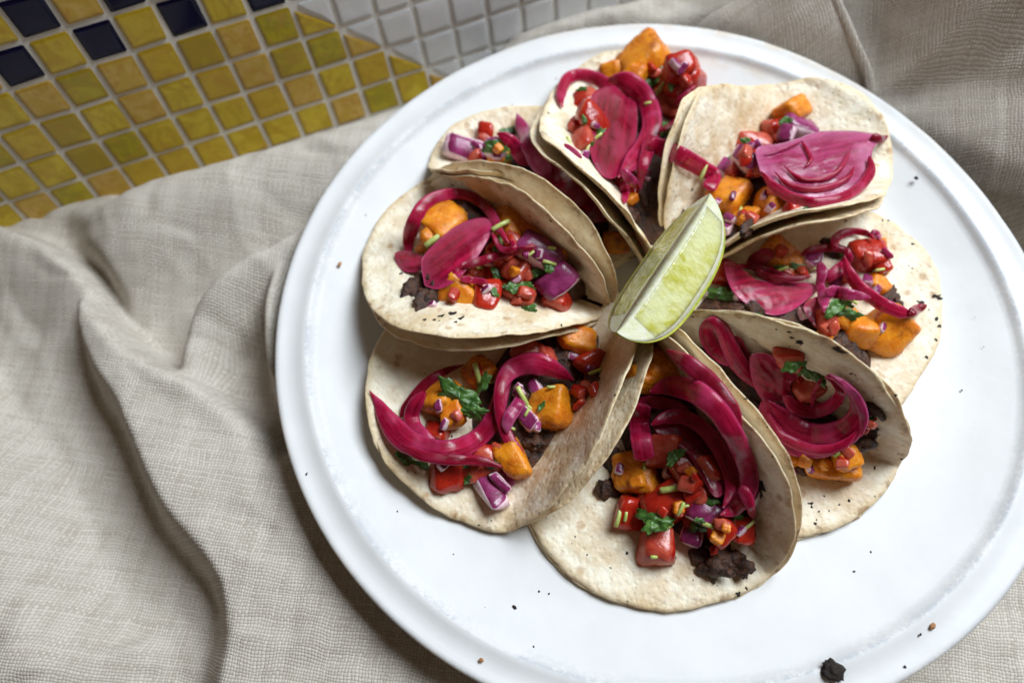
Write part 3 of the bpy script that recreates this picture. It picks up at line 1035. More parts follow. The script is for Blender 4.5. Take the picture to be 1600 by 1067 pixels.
def leaf(*L):
    for (x, y, ln, ang) in L:
        X, Y = px((x, y)); t = depth(X, Y)
        k = t / 1165.9 / cur.crop[2]
        cm = ln * k / 2
        r = random.Random(int(x * 3 + y * 11))
        a = math.radians(ang)
        e1 = RT * math.cos(a) + UP * math.sin(a); e2 = np.cross(FW, e1) * -1
        tl1, tl2 = r.uniform(-.4, .4), r.uniform(-.5, .5)
        e1 = e1 + FW * tl1; e2 = e2 * .8 + FW * tl2
        d = ray(X, Y); dn = d / np.linalg.norm(d)
        c = POS + d * t - dn * (.10 + .12 * cm)
        nr, nt = 6, 40
        lob = r.choice([3, 4, 5]); ph = r.uniform(0, 6)
        V, sz = [], []
        cv = r.uniform(-.5, .6)
        for side in (0, 1):
            for i in range(nr):
                p = i / (nr - 1)
                for j in range(nt):
                    b = 2 * math.pi * j / nt
                    rd = p * (.80 + .15 * math.cos(lob * b + ph) + .07 * math.cos(3 * lob * b + 2 * ph) + .08 * r.uniform(-1, 1) * (p > .9))
                    u_, v_ = rd * math.cos(b) * 1.12, rd * math.sin(b) * .72
                    h = cv * (u_ * u_) - .35 * abs(v_) + .16 * noise.noise((u_ * 3 + x, v_ * 3 + y, .5)) + .10 * noise.noise((u_ * 7, v_ * 7 + x, .5))
                    V.append(c + (e1 * u_ + e2 * v_) * cm - dn * h * cm * .9 + dn * side * .03)
        o = nr * nt
        f = grid_faces(nr, nt, wrap_v=True)
        f = [(p_, s_, r_, q_) for p_, q_, r_, s_ in f] + [(p_ + o, q_ + o, r_ + o, s_ + o) for p_, q_, r_, s_ in f]
        e = (nr - 1) * nt
        f += [(e + j, e + (j + 1) % nt, o + e + (j + 1) % nt, o + e + j) for j in range(nt)]
        add('cilantro_leaf', V, f, M['leaf'])

def ribbon(pts, w, mat='pickled', roll=0., lift=.10, cup=.10, th=.08, taper=(.35, .35), arch=0., n=None, smooth=9, on=None):
    """a strip of pickled onion draped along a traced line; w in the crop's pixels, one value or one per point"""
    P = np.array(pts, float)
    wv = np.full(len(P), w, float) if np.isscalar(w) else np.array(w, float)
    n = n or max(18, int(7 * len(P)))
    C = catmull(P, n)
    wv = np.interp(np.linspace(0, 1, n), np.linspace(0, 1, len(wv)), wv)
    XY = np.array([px(c) for c in C])
    hw = wv / cur.crop[2] / 2
    tan_ = np.gradient(XY, axis=0); tan_ /= np.linalg.norm(tan_, axis=1, keepdims=True) + 1e-9
    nor = np.stack([-tan_[:, 1], tan_[:, 0]], 1)
    T0 = np.array([min(depth(*(x + nn * h * s_)) for s_ in (-.6, 0, .6)) for x, nn, h in zip(XY, nor, hw)])
    T1 = np.array([T0[max(0, i - 3):i + 4].min() for i in range(n)])
    k = max(3, min(smooth, n // 2 * 2 - 1)); ker = np.hanning(k + 2)[1:-1]; ker /= ker.sum()
    T1 = np.convolve(np.pad(T1, k // 2, mode='edge'), ker, mode='valid')
    tt = np.linspace(0, 1, n)
    D = np.array([ray(*x) for x in XY])
    Ln = np.linalg.norm(D, axis=1, keepdims=True)
    Pc = POS + D * T1[:, None] - D / Ln * (lift + arch * np.sin(np.pi * tt))[:, None]
    tg = np.gradient(Pc, axis=0); tg /= np.linalg.norm(tg, axis=1, keepdims=True) + 1e-9
    vd = -D / Ln
    sd = np.cross(tg, vd); sd /= np.linalg.norm(sd, axis=1, keepdims=True) + 1e-9
    nm = np.cross(sd, tg)
    rl = np.full(n, roll) if np.isscalar(roll) else np.interp(tt, np.linspace(0, 1, len(roll)), roll)
    s2 = sd * np.cos(rl)[:, None] + nm * np.sin(rl)[:, None]
    n2 = nm * np.cos(rl)[:, None] - sd * np.sin(rl)[:, None]
    hwc = hw * T1 / 1165.9 / np.maximum(np.abs(np.cos(rl)), .45)
    tp = np.ones(n)
    if taper[0]: tp = np.minimum(tp, np.sqrt(np.clip(tt / (taper[0] * .5) + .03, 0, 1)))
    if taper[1]: tp = np.minimum(tp, np.sqrt(np.clip((1 - tt) / (taper[1] * .5) + .03, 0, 1)))
    hwc = hwc * tp
    sec = [(-1, 0), (-.86, .8), (-.5, 1), (0, 1), (.5, 1), (.86, .8), (1, 0), (.86, -.8), (.5, -1), (0, -1), (-.5, -1), (-.86, -.8)]
    V, ed, uv = [], [], []
    ln = np.concatenate([[0], np.cumsum(np.linalg.norm(np.diff(Pc, axis=0), axis=1))])
    so = random.uniform(0, 50)
    for i in range(n):
        for j, (a, b) in enumerate(sec):
            wv_ = .05 * noise.noise((ln[i] * 1.2 + so, a * .8, 0.)) + .03 * noise.noise((ln[i] * 3.1 + so, a * 1.7, 3.))
            h = cup * hwc[i] * 2 * (1 - a * a) * .9 + b * th / 2 * min(1, hwc[i] / .12) + wv_
            V.append(Pc[i] + s2[i] * a * hwc[i] * (1 + .06 * noise.noise((ln[i] * 1.7 + so, 2., a))) + n2[i] * h)
            ed.append(abs(a))
            uv.append((ln[i] * .35, a * .5 + so))
    m_ = len(sec)
    f = [q[::-1] for q in grid_faces(n, m_, wrap_v=True)]
    f.append(tuple(range(m_))); f.append(tuple((n - 1) * m_ + j for j in range(m_ - 1, -1, -1)))
    add('onion_layer' if on else 'pickled_onion', V, f, M[mat], uv=uv, attr={'edge': ed}, on=on)

def petal(poly, mat='pickled', lift=.18, dome=.35, th=.16, tilt=(0, 0), ang=0., q=.3, rip=.09, name='pickled_onion'):
    """a broad piece of pickled onion inside a traced outline"""
    nt, nr = 64, 14
    B = catmull(np.array(poly, float), nt, closed=True)
    c0 = B.mean(0)
    pts = [px(b) for b in B] + [px(c0)] + [px(c0 + (b - c0) * .5) for b in B[::4]]
    H3 = []
    for x, y in pts:
        t = depth(x, y); H3.append(POS + ray(x, y) * t)
    H3 = np.array(H3); cen = H3.mean(0)
    dn = cen - POS; dn /= np.linalg.norm(dn)
    A = np.stack([(H3 - cen) @ RT, (H3 - cen) @ UP, np.ones(len(H3))], 1)
    zd = (H3 - cen) @ FW
    co = np.linalg.lstsq(A, zd, rcond=None)[0]
    co[0] = np.clip(co[0], -.6, .6) + tilt[0]; co[1] = np.clip(co[1], -.6, .6) + tilt[1]
    rs = zd - A @ co
    co[2] += np.quantile(rs, q) - lift
    V, ed, uv = [], [], []
    a_ = math.radians(ang); so = random.uniform(0, 50)
    for side in (0, 1):
        for i in range(nr):
            p = 1 - (1 - i / (nr - 1)) ** 1.25
            for j in range(nt):
                b = c0 + (B[j] - c0) * p
                X, Y = px(b)
                d = ray(X, Y)
                # the plane seen along this line of sight
                r0 = (POS - cen) @ RT; u0 = (POS - cen) @ UP; f0 = (POS - cen) @ FW
                den = d @ FW - co[0] * (d @ RT) - co[1] * (d @ UP)
                t = (co[2] + co[0] * r0 + co[1] * u0 - f0) / den
                w_ = math.sqrt(max(0., 1 - p * p))
                h = dome * (1 - p ** 2.2) + rip * noise.noise((b[0] * .012, b[1] * .012, so)) + rip * .4 * noise.noise((b[0] * .04, b[1] * .04, so))
                h -= side * th * (.35 + .65 * min(1., w_ * 1.6))
                V.append(POS + d * t - d / np.linalg.norm(d) * h)
                ed.append(p)
                uv.append(((b[0] * math.cos(a_) - b[1] * math.sin(a_)) * .004, (b[0] * math.sin(a_) + b[1] * math.cos(a_)) * .006 + so))
    o = nr * nt
    f = grid_faces(nr, nt, wrap_v=True)
    f = f + [(p_ + o, s_ + o, r_ + o, q_ + o) for p_, q_, r_, s_ in f]
    e = (nr - 1) * nt
    f += [(e + j, e + (j + 1) % nt, o + e + (j + 1) % nt, o + e + j) for j in range(nt)]
    return add(name, V, f, M[mat], uv=uv, attr={'edge': ed})

def flecks(spots, nrand=30, seed=0):
    """blackened specks lying on the tortilla: the traced ones and a scatter, one mesh"""
    r = random.Random(seed)
    V, f = [], []
    tr = cur.trees[0]
    L = [(px((x, y)), s_ / cur.crop[2]) for x, y, s_ in spots]
    P = cur.P
    k = 0
    while k < nrand:
        a, q = r.uniform(0, 6.28), math.sqrt(r.uniform(.2, .97))
        X = surf(P, np.array([P['sc'] + P['R'] * q * math.cos(a)]), np.array([P['vc'] + P['R'] * q * math.sin(a)]), -.09)[0]
        d = X - POS; z = d @ FW
        L.append(((800 + 1165.9 * (d @ RT) / z, 533.5 - 1165.9 * (d @ UP) / z), r.choice([1.2, 1.8, 2.2, 3.0, 4.])))
        k += 1
    for (X, Y), s_ in L:
        d = ray(X, Y); dn = Vector(d / np.linalg.norm(d))
        h = tr.ray_cast(Vector(POS), dn)
        if h[0] is None:
            continue
        nrm = h[1] if h[1].dot(dn) < 0 else -h[1]
        e1 = nrm.orthogonal().normalized(); e2 = nrm.cross(e1)
        cm = s_ * h[3] / 1165.9 / 2
        n = 11; o = len(V)
        ph = r.uniform(0, 6); asp = r.uniform(.5, 1.)
        V.append(h[0] + nrm * .03)
        for i in range(n):
            b = 2 * math.pi * i / n
            rd = cm * (1 + .55 * r.uniform(-1, 1))
            u_, v_ = rd * math.cos(b), rd * math.sin(b) * asp
            V.append(h[0] + e1 * (u_ * math.cos(ph) - v_ * math.sin(ph)) + e2 * (u_ * math.sin(ph) + v_ * math.cos(ph)) + nrm * .006)
        f += [(o, o + 1 + i, o + 1 + (i + 1) % n) for i in range(n)]
    build('char_fleck', [tuple(v) for v in V], f, M['char'], cur.root, kind='stuff')

# ---- left taco
cur = TACOS['T1']
crumb((290, 790, 130), (340, 830, 110), (380, 800, 120))
squash((410, 500, 185), (700, 520, 190), (790, 570, 160), (870, 625, 120), (465, 790, 175), (360, 580, 120))
tomato((630, 630, 130), (720, 690, 130), (680, 600, 110), (720, 800, 130), (560, 700, 110))
red((585, 810, 130, 1., 10), (640, 720, 110))
tomato((890, 825, 130, 1.1, 20))
purple((815, 630, 150, 1.3, 40), (880, 740, 165, 1.2, -35))
leaf((650, 740, 120, -50), (740, 775, 110, 10), (805, 700, 120, 20), (850, 690, 80, -30), (760, 865, 90, 20), (690, 770, 80, 0), (640, 590, 90, 70))
bits(22, 5)
ribbon([(265, 650), (262, 580), (285, 500), (325, 430), (390, 392), (470, 382), (540, 402), (600, 455), (640, 530), (680, 590)], [55, 60, 62, 55, 50, 46, 44, 42, 38, 34], lift=.12)
petal([(325, 740), (318, 655), (380, 580), (460, 515), (545, 482), (600, 487), (607, 540), (570, 615), (515, 690), (450, 750), (385, 778), (335, 765)], 'pickled', lift=.25, dome=.32, ang=35)
petal([(205, 632), (245, 618), (300, 632), (330, 655), (325, 695), (270, 708), (225, 690)], lift=.14, dome=.1, th=.12)
ribbon([(480, 690), (560, 662), (650, 637), (720, 617), (800, 598)], [30, 38, 34, 30, 22], 'pickled_dark', lift=.08)
ribbon([(475, 735), (530, 742), (592, 750)], 28, lift=.06)
ribbon([(610, 545), (650, 610), (700, 610), (690, 570)], 26, lift=.05)
stem((372, 568, 105, 38), (645, 512, 85, 30), (850, 668, 60, -15), (770, 632, 40, 40), (560, 690, 30, 0))
flecks([(465, 270, 26), (472, 285, 14), (445, 345, 16), (855, 495, 14), (562, 330, 9), (232, 712, 16), (330, 905, 22), (440, 880, 40), (480, 900, 40), (400, 890, 30), (370, 905, 22), (900, 930, 14), (455, 310, 10), (460, 915, 20), (1040, 715, 8)], 16, 1)

# ---- lower left taco
cur = TACOS['T8']
crumb((1050, 370, 120), (830, 590, 90), (1090, 330, 90))
squash((1010, 150, 165, 1., None, 0, .1), (430, 400, 190), (590, 285, 150), (890, 450, 200), (470, 470, 130))
tomato((790, 215, 150), (870, 225, 110), (590, 680, 150, 1.2, -30), (400, 560, 110), (670, 630, 90))
tomato((1085, 245, 140))
red((450, 720, 165, 1.2, 0))
leaf((265, 665, 100, -40), (330, 690, 90, -10), (640, 690, 80, 0), (535, 755, 60, 60), (580, 778, 60, 0))
onion((835, 360, 70, 1.4, 70), (800, 490, 85, 1.3, 60))
bits(22, 10)
ribbon([(520, 252), (440, 280), (370, 320), (310, 380), (262, 440), (240, 480)], [20, 34, 44, 44, 36, 24], 'pickled_dark', lift=.12)
ribbon([(350, 370), (305, 430), (290, 490), (320, 550), (400, 600)], [56, 66, 70, 70, 60], lift=.12)
ribbon([(105, 365), (145, 425), (190, 500), (255, 575), (350, 620), (460, 628), (560, 590), (630, 520), (670, 430), (695, 340), (730, 275)], [20, 70, 100, 108, 100, 94, 90, 84, 74, 60, 50], lift=.22, cup=.12, taper=(.5, .1), smooth=13)
ribbon([(690, 700), (580, 672), (450, 668), (330, 650), (240, 600)], [30, 46, 50, 46, 30], 'pickled_dark', lift=.10)
ribbon([(780, 655), (735, 610), (695, 530), (675, 440), (680, 350), (720, 280), (790, 248), (870, 255), (950, 290), (1000, 320)], [46, 54, 52, 48, 56, 84, 96, 96, 80, 40], 'pickled', lift=.25, taper=(.1, .5), smooth=13)
ribbon([(770, 380), (755, 430), (715, 490), (705, 550)], [46, 60, 60, 40], 'pickled_violet', lift=.10)
squash((735, 665, 150, 1.25, 70))
onion((628, 790, 150, 1.9, 66, 0, .4, .6), (680, 770, 70, 1.5, 50))
purple((690, 745, 70, 1.6, 40))
leaf((500, 400, 250, -35), (605, 330, 110, 60), (560, 455, 130, 0))
stem((578, 290, 95, -75), (775, 390, 95, -62), (910, 350, 55, 2), (1095, 282, 60, 22), (808, 440, 60, -40), (795, 462, 40, 60))
flecks([(145, 635, 12), (585, 955, 8), (640, 935, 8), (1120, 415, 14), (240, 905, 6), (1180, 790, 8)], 18, 2)

# ---- taco nearest the camera
cur = TACOS['T7']
crumb((350, 620, 100), (365, 530, 90), (760, 850, 130), (700, 870, 100), (810, 880, 90), (740, 890, 90))
squash((545, 200, 170), (470, 215, 110), (465, 555, 170))
tomato((560, 470, 140), (610, 545, 150), (670, 630, 110), (530, 690, 120), (640, 600, 90), (720, 560, 130), (500, 640, 90))
red((440, 685, 135), (740, 745, 130), (825, 760, 105))
tomato((525, 815, 145, 1., 15))
red((585, 670, 145, 1.2, -20))
purple((690, 695, 100, 1.2, 30))
onion((655, 775, 90), (872, 620, 80, 1.5, -60))
leaf((520, 722, 140, -10), (590, 495, 90, 40), (820, 715, 80, -30), (720, 655, 70, 0), (700, 755, 60, 0), (505, 745, 80, 30))
bits(22, 15)
ribbon([(560, 110), (640, 160), (720, 230), (790, 320), (830, 400)], [40, 64, 72, 66, 40], 'pickled_dark', lift=.10)
petal([(515, 385), (590, 352), (680, 385), (755, 470), (800, 560), (775, 620), (735, 640), (690, 570), (640, 490), (570, 450)], 'pickled_dark', lift=.12, dome=.15, th=.10, ang=-45)
ribbon([(500, 262), (570, 240), (660, 258), (740, 320), (800, 410), (845, 510), (860, 590), (835, 650), (795, 690), (755, 705)], [60, 78, 84, 80, 74, 70, 66, 62, 52, 36], lift=.20, taper=(.3, .3), smooth=13)
ribbon([(430, 310), (500, 296), (580, 310), (650, 342)], [40, 48, 48, 30], lift=.12)
ribbon([(475, 300), (462, 360), (468, 430), (482, 508)], [66, 74, 78, 74], 'pickled', lift=.24, taper=(.1, .06), cup=.08)
ribbon([(505, 380), (560, 352), (630, 355), (700, 400), (755, 475), (790, 550), (795, 610), (765, 680)], [44, 52, 54, 56, 58, 58, 50, 30], 'pickled', lift=.30, smooth=13)
ribbon([(830, 600), (855, 650), (875, 722)], [44, 44, 20], lift=.1)
stem((585, 610, 95, 12), (612, 685, 55, 65), (385, 720, 62, 75), (722, 746, 62, -15), (862, 742, 45, 35), (795, 803, 30, 10), (515, 858, 25, 0), (412, 712, 36, 80), (480, 533, 34, 80), (565, 752, 50, 40))
flecks([(358, 897, 8), (418, 845, 12), (272, 850, 8), (590, 860, 12), (895, 600, 66), (900, 632, 40), (945, 495, 8), (865, 770, 34), (850, 972, 12), (818, 992, 16), (630, 75, 12)], 22, 3)

# ---- lower right taco
cur = TACOS['T6']
crumb((850, 560, 130), (820, 640, 110), (880, 500, 80), (590, 730, 90))
squash((700, 715, 190, 1.1, 10), (550, 685, 120), (760, 700, 110))
tomato((540, 300, 120), (620, 420, 110))
leaf((600, 345, 150, -20), (560, 330, 110, 30), (650, 370, 110, -60), (700, 500, 80, 0))
bits(22, 20)
ribbon([(320, 215), (335, 270), (375, 340), (430, 410)], [62, 70, 80, 80], lift=.12)
ribbon([(345, 330), (285, 300), (230, 245), (212, 190), (245, 165), (280, 195), (305, 260), (350, 340), (420, 420)], [70, 72, 66, 56, 54, 58, 66, 80, 90], 'pickled', lift=.18, cup=.18)
petal([(385, 300), (430, 282), (480, 300), (575, 368), (545, 410), (560, 465), (560, 520), (500, 540), (440, 480), (395, 400)], 'pickled', lift=.22, dome=.12, ang=-30, rip=.12)
ribbon([(440, 470), (490, 560), (580, 620), (680, 628), (770, 590), (815, 520), (800, 450), (740, 395), (690, 370)], [110, 150, 150, 130, 105, 70, 46, 36, 26], 'pickled', lift=.20, cup=.05, taper=(.2, .4), smooth=11)
ribbon([(455, 520), (500, 600), (570, 645), (660, 668), (750, 650), (815, 590)], [30, 42, 44, 42, 38, 24], 'pickled', lift=.20, cup=.25)
ribbon([(520, 450), (570, 500), (640, 515), (710, 490), (745, 440), (720, 400), (680, 375)], [60, 62, 56, 52, 40, 26, 18], 'pickled', lift=.22, cup=.10, taper=(.3, .4))
ribbon([(632, 500), (640, 440), (670, 385)], 14, lift=.16)
ribbon([(700, 365), (760, 410), (815, 470), (838, 540), (828, 615)], [20, 34, 38, 36, 20], 'pickled_violet', lift=.22)
flecks([(728, 278, 62), (585, 243, 28), (575, 235, 18), (790, 365, 16), (805, 370, 12), (885, 395, 24), (540, 200, 16), (550, 222, 20), (628, 880, 18), (632, 895, 10), (880, 740, 14), (645, 960, 12), (660, 912, 10), (650, 945, 8), (780, 870, 10), (740, 885, 8), (965, 450, 12), (900, 410, 18), (490, 190, 10), (870, 380, 14), (160, 140, 10), (248, 148, 10), (700, 910, 8), (680, 850, 8)], 24, 4)

# ---- right taco
cur = TACOS['T5']
crumb((340, 610, 150), (1160, 540, 110), (880, 310, 120), (300, 560, 120), (460, 620, 110), (1220, 590, 80), (960, 700, 120))
squash((570, 330, 170), (655, 390, 130), (1140, 745, 260), (1000, 720, 190), (1100, 490, 120), (850, 720, 120), (930, 650, 130), (1120, 400, 80), (1110, 270, 70))
tomato((290, 425, 150), (820, 680, 110))
red((1030, 330, 215, 1.1, -10))
leaf((290, 535, 160, -20), (350, 545, 130, 10), (920, 590, 180, 20), (690, 395, 100, -20), (1110, 408, 60, 10), (870, 620, 120, 30), (960, 640, 120, -10), (610, 390, 80, 0))
onion((1050, 465, 70, 1.3, -60), (905, 470, 90), (770, 365, 100))
bits(22, 25)
petal([(305, 375), (355, 365), (420, 430), (500, 462), (620, 470), (740, 472), (800, 500), (740, 560), (650, 622), (560, 642), (470, 612), (385, 555), (335, 490)], 'pickled', lift=.22, dome=.3, ang=10)
petal([(720, 590), (790, 545), (825, 570), (820, 650), (800, 710), (745, 660)], 'pickled_dark', lift=.12, dome=.15)
ribbon([(560, 300), (520, 330), (470, 350), (420, 375)], [56, 80, 70, 40], 'pickled_dark', lift=.10)
ribbon([(360, 385), (430, 388), (510, 405), (600, 440), (720, 460)], [20, 34, 44, 50, 34], 'pickled_dark', lift=.20)
ribbon([(480, 390), (500, 430), (560, 450), (660, 452), (760, 440)], [30, 44, 40, 34, 24], 'pickled_dark', lift=.26)
ribbon([(705, 330), (760, 302), (840, 292), (920, 302), (955, 330)], [30, 40, 40, 38, 30], 'pickled_dark', lift=.18)
ribbon([(880, 300), (885, 250), (920, 218), (980, 205), (1040, 215), (1095, 245)], [40, 50, 46, 36, 36, 26], lift=.24)
ribbon([(950, 290), (948, 350), (910, 400), (850, 440), (790, 455)], [36, 50, 66, 60, 34], 'pickled', lift=.26)
ribbon([(800, 360), (815, 420), (805, 480), (825, 560), (825, 630)], [50, 56, 40, 60, 20], 'pickled_violet', lift=.26)
ribbon([(930, 330), (960, 430), (1030, 515), (1120, 580), (1220, 625), (1300, 640)], [30, 60, 70, 70, 66, 40], 'pickled', lift=.26, smooth=11)
ribbon([(830, 515), (900, 528), (980, 538), (1070, 552)], [80, 74, 56, 34], 'pickled_violet', lift=.26)
ribbon([(1270, 635), (1310, 610), (1362, 590)], [50, 50, 26], 'pickled_dark', lift=.10)
ribbon([(1070, 205), (1100, 215), (1115, 245)], 30, 'pickled_violet', lift=.1)
ribbon([(1130, 290), (1155, 320), (1185, 345)], 30, 'pickled_violet', lift=.1)
stem((615, 400, 60, 20), (980, 570, 50, -30), (770, 400, 40, 10), (1120, 405, 50, 10))
flecks([(1415, 545, 40), (1160, 148, 18), (1288, 272, 16), (1130, 150, 10), (1410, 660, 20), (1425, 700, 18), (1410, 770, 16), (1360, 860, 14), (1160, 510, 50), (1180, 530, 44), (1040, 100, 14), (1330, 575, 40), (940, 150, 12)], 26, 5)

# ---- upper right taco
cur = TACOS['T4']
crumb((400, 780, 90), (440, 860, 110), (560, 860, 80), (820, 740, 80))
squash((475, 710, 215), (690, 730, 195), (790, 245, 160), (560, 800, 120))
tomato((600, 400, 150, 1.3, 0), (690, 345, 120), (590, 550, 130), (730, 380, 110), (560, 440, 90))
leaf((490, 505, 80, -20), (430, 550, 80, 50), (880, 750, 60, 0), (450, 800, 60, 0))
purple((820, 350, 150, 1.4, 10), (760, 370, 90))
onion((560, 505, 125, 1.4, 60), (455, 575, 130, 1.5, 55), (455, 860, 60))
leaf((770, 305, 100, -10), (745, 300, 60, 40))
bits(22, 30)
half = petal([(602, 450), (640, 425), (730, 415), (830, 385), (920, 355), (1060, 348), (1200, 360), (1255, 385), (1215, 440), (1205, 520), (1195, 590), (1140, 650), (1050, 700), (950, 715), (850, 720), (750, 665), (650, 605), (618, 530)], 'pickled_violet', lift=.42, dome=.28, th=.22, ang=12, rip=.13, q=.2, name='pickled_onion')
ribbon([(1195, 480), (1200, 560), (1140, 645), (1040, 700), (920, 722), (800, 700), (700, 640), (630, 560)], [50, 56, 54, 54, 56, 58, 54, 40], 'pickled', lift=.05, cup=.22, smooth=13, on=half)
ribbon([(700, 560), (770, 625), (880, 655), (990, 640), (1080, 595), (1120, 530)], [16, 30, 36, 36, 32, 18], 'pickled', lift=.02, cup=.3, on=half)
ribbon([(750, 530), (820, 590), (920, 605), (1010, 575), (1060, 520), (1100, 440)], [14, 26, 30, 30, 28, 14], 'pickled', lift=.02, cup=.3, on=half)
ribbon([(840, 400), (870, 450), (890, 500), (850, 550)], [12, 22, 22, 12], 'pickled', lift=.01, cup=.3, on=half)
ribbon([(640, 480), (740, 450), (850, 400)], [14, 22, 14], 'pickled_violet', lift=.01, cup=.3, on=half)
ribbon([(1200, 380), (1250, 392), (1295, 375)], [60, 46, 14], 'pickled_dark', lift=.06)
flecks([(272, 655, 22), (175, 660, 8), (310, 465, 8), (770, 125, 8)], 10, 6)

# ---- top taco
cur = TACOS['T3']
crumb((900, 640, 110), (870, 730, 90))
squash((935, 110, 200), (800, 145, 100), (880, 160, 110))
tomato((1085, 140, 130, 1.2, -20), (1020, 290, 130), (680, 260, 120), (660, 440, 130), (640, 380, 90), (850, 590, 120))
tomato((1075, 230, 200))
red((690, 350, 150), (1090, 120, 110, 1.3, -10))
leaf((985, 150, 150, 35), (1010, 375, 120, 0), (960, 410, 110, 20), (690, 465, 80, 60), (665, 215, 50, 0), (730, 400, 80, 40))
bits(22, 35)
ribbon([(582, 290), (578, 230), (605, 170), (660, 152), (730, 172), (790, 220), (820, 270)], [30, 46, 50, 48, 56, 60, 50], lift=.16)
petal([(705, 240), (770, 200), (850, 205), (890, 260), (895, 370), (880, 460), (845, 540), (790, 585), (735, 560), (698, 470), (690, 350)], 'pickled_dark', lift=.25, dome=.3, ang=80)
ribbon([(770, 175), (840, 175), (900, 215), (945, 290), (955, 370), (925, 450), (870, 520), (815, 580)], [60, 76, 84, 84, 84, 86, 80, 40], 'pickled', lift=.28, smooth=13)
ribbon([(955, 400), (935, 480), (915, 550), (908, 635)], [60, 56, 44, 14], 'pickled', lift=.20)
own = cur.trees
cur.trees = own + TACOS['T4'].trees
ribbon([(940, 440), (1020, 465), (1100, 505), (1170, 545), (1215, 575), (1190, 632)], [64, 76, 78, 70, 58, 60], 'pickled', lift=.20, taper=(.1, .05), smooth=15, n=50)
stem((1172, 555, 66, 70))
own.append(cur.trees[-2])
cur.trees = own
ribbon([(1095, 305), (1045, 355), (980, 392)], [16, 26, 20], 'pickled_dark', lift=.12)
ribbon([(1140, 195), (1095, 235), (1050, 275)], [16, 28, 20], lift=.10)
ribbon([(830, 545), (860, 580), (900, 605)], [30, 40, 24], 'pickled_violet', lift=.08)
ribbon([(835, 600), (845, 640), (840, 690)], [36, 40, 20], 'pickled', lift=.08)
ribbon([(590, 440), (630, 470), (665, 500)], [16, 24, 16], 'pickled_violet', lift=.08)
stem((728, 412, 55, 40), (990, 210, 66, 55), (612, 430, 50, -70), (690, 462, 70, 70), (940, 270, 30, 10))
flecks([(1125, 630, 20), (890, 770, 22)], 10, 7)

# ---- half hidden taco
cur = TACOS['T2']
crumb((420, 500, 90), (350, 430, 80))
squash((320, 490, 110), (812, 850, 120, 1., None, 0, -.2))
red((268, 395, 85, 1., 10))
onion((190, 472, 150, 1.7, 18, 0, .4, .6), (300, 455, 90, 1.3, 10))
leaf((300, 450, 110, 20), (365, 388, 90, 10), (330, 450, 80, -40))
bits(8, 40)
ribbon([(470, 470), (540, 560), (620, 640), (700, 715), (770, 760)], [80, 120, 120, 110, 60], 'pickled_dark', lift=.16)
ribbon([(312, 395), (360, 425), (405, 480), (440, 530)], [26, 56, 66, 50], 'pickled', lift=.16)
ribbon([(392, 312), (410, 360), (440, 430), (480, 510), (530, 580)], [14, 50, 76, 84, 60], 'pickled_violet', lift=.30, cup=.22, taper=(.3, .2), arch=.3)
flecks([], 8, 8)

# ------------------------------------------------------------------ the lime wedge
def mat_rind():
    k = NT('lime_rind')
    a = k.noise(.8, 3, .5)
    c = k.mix(k.rng(a, .35, .65), (.36, .44, .035), (.55, .56, .07))
    c = k.mix(k.rng(k.noise(7, 2, .5), .55, .7, 0, .35), c, (.20, .30, .02))
    k.set(Base_Color=c, Roughness=.3, Specular_IOR_Level=.5)
    k.bump(k.math('SUBTRACT', 1., k.rng(k.vor(9.), 0, .35)), .5, .05)
    return k.m
def mat_pulp():
    k = NT('lime_pulp')
    uv = k.n('ShaderNodeUVMap').outputs[0]
    mp = k.n('ShaderNodeMapping')
    mp.inputs['Scale'].default_value = (6.5, 1.6, 1)
    k.l(uv, mp.inputs[0])
    a = k.noise(1., 3, .55, vec=mp.outputs[0], dist=.4)
    b = k.noise(.55, 3, .5)
    c = k.mix(k.rng(a, .34, .64), (.60, .58, .10), (.76, .76, .33))
    c = k.mix(k.rng(b, .42, .62, 0, .75), c, (.84, .85, .52))
    k.set(Base_Color=c, Roughness=.16, Specular_IOR_Level=.6, Transmission_Weight=.12, IOR=1.35)
    sss(k, .75, (.6, .6, .2), .010)
    k.bump(k.math('ADD', a, k.math('MULTIPLY', k.noise(5, 3, .5), .5)), .8, .08)
    return k.m
M['rind'] = mat_rind()
M['pulp'] = mat_pulp()
M['pith'] = mat_plain('lime_pith', (.84, .84, .66), (.76, .77, .50), 2.4, .4, .4, 7, .4, (.5, .5, .3))
pa, pb = at(1096, 322, 3.7), at(957, 528, 3.3)
ax = pb - pa; LA = np.linalg.norm(ax) / 2; ax /= 2 * LA
lc = (pa + pb) / 2
vd = lc - POS; vd /= np.linalg.norm(vd)
e2 = np.cross(ax, vd); e2 /= np.linalg.norm(e2)       # across, in the picture
e1 = np.cross(e2, ax)                                  # away from the camera
if e1 @ vd < 0: e1 = -e1
if e2 @ RT < 0: e2 = -e2
LB, HALF, TURN = 2.3, math.radians(42), math.radians(22)
def lime_pt(x, th, q):
    """x along the core, th across the wedge, q from the core to the rind"""
    rad = LB * (max(0., 1 - abs(x) ** 3.0)) ** .55
    a = th * HALF + TURN
    nubb = .12 if x < -.9 else 0
    r_ = rad * q
    return lc + ax * (x * LA * 1.02) + (e1 * math.cos(a) + e2 * math.sin(a)) * r_ - e1 * 1.05
lime = empty('lime_wedge', lc + e1 * 1.2)
tag(lime, 'pale green lime wedge lying cut side up in the middle of the tacos', 'lime wedge')
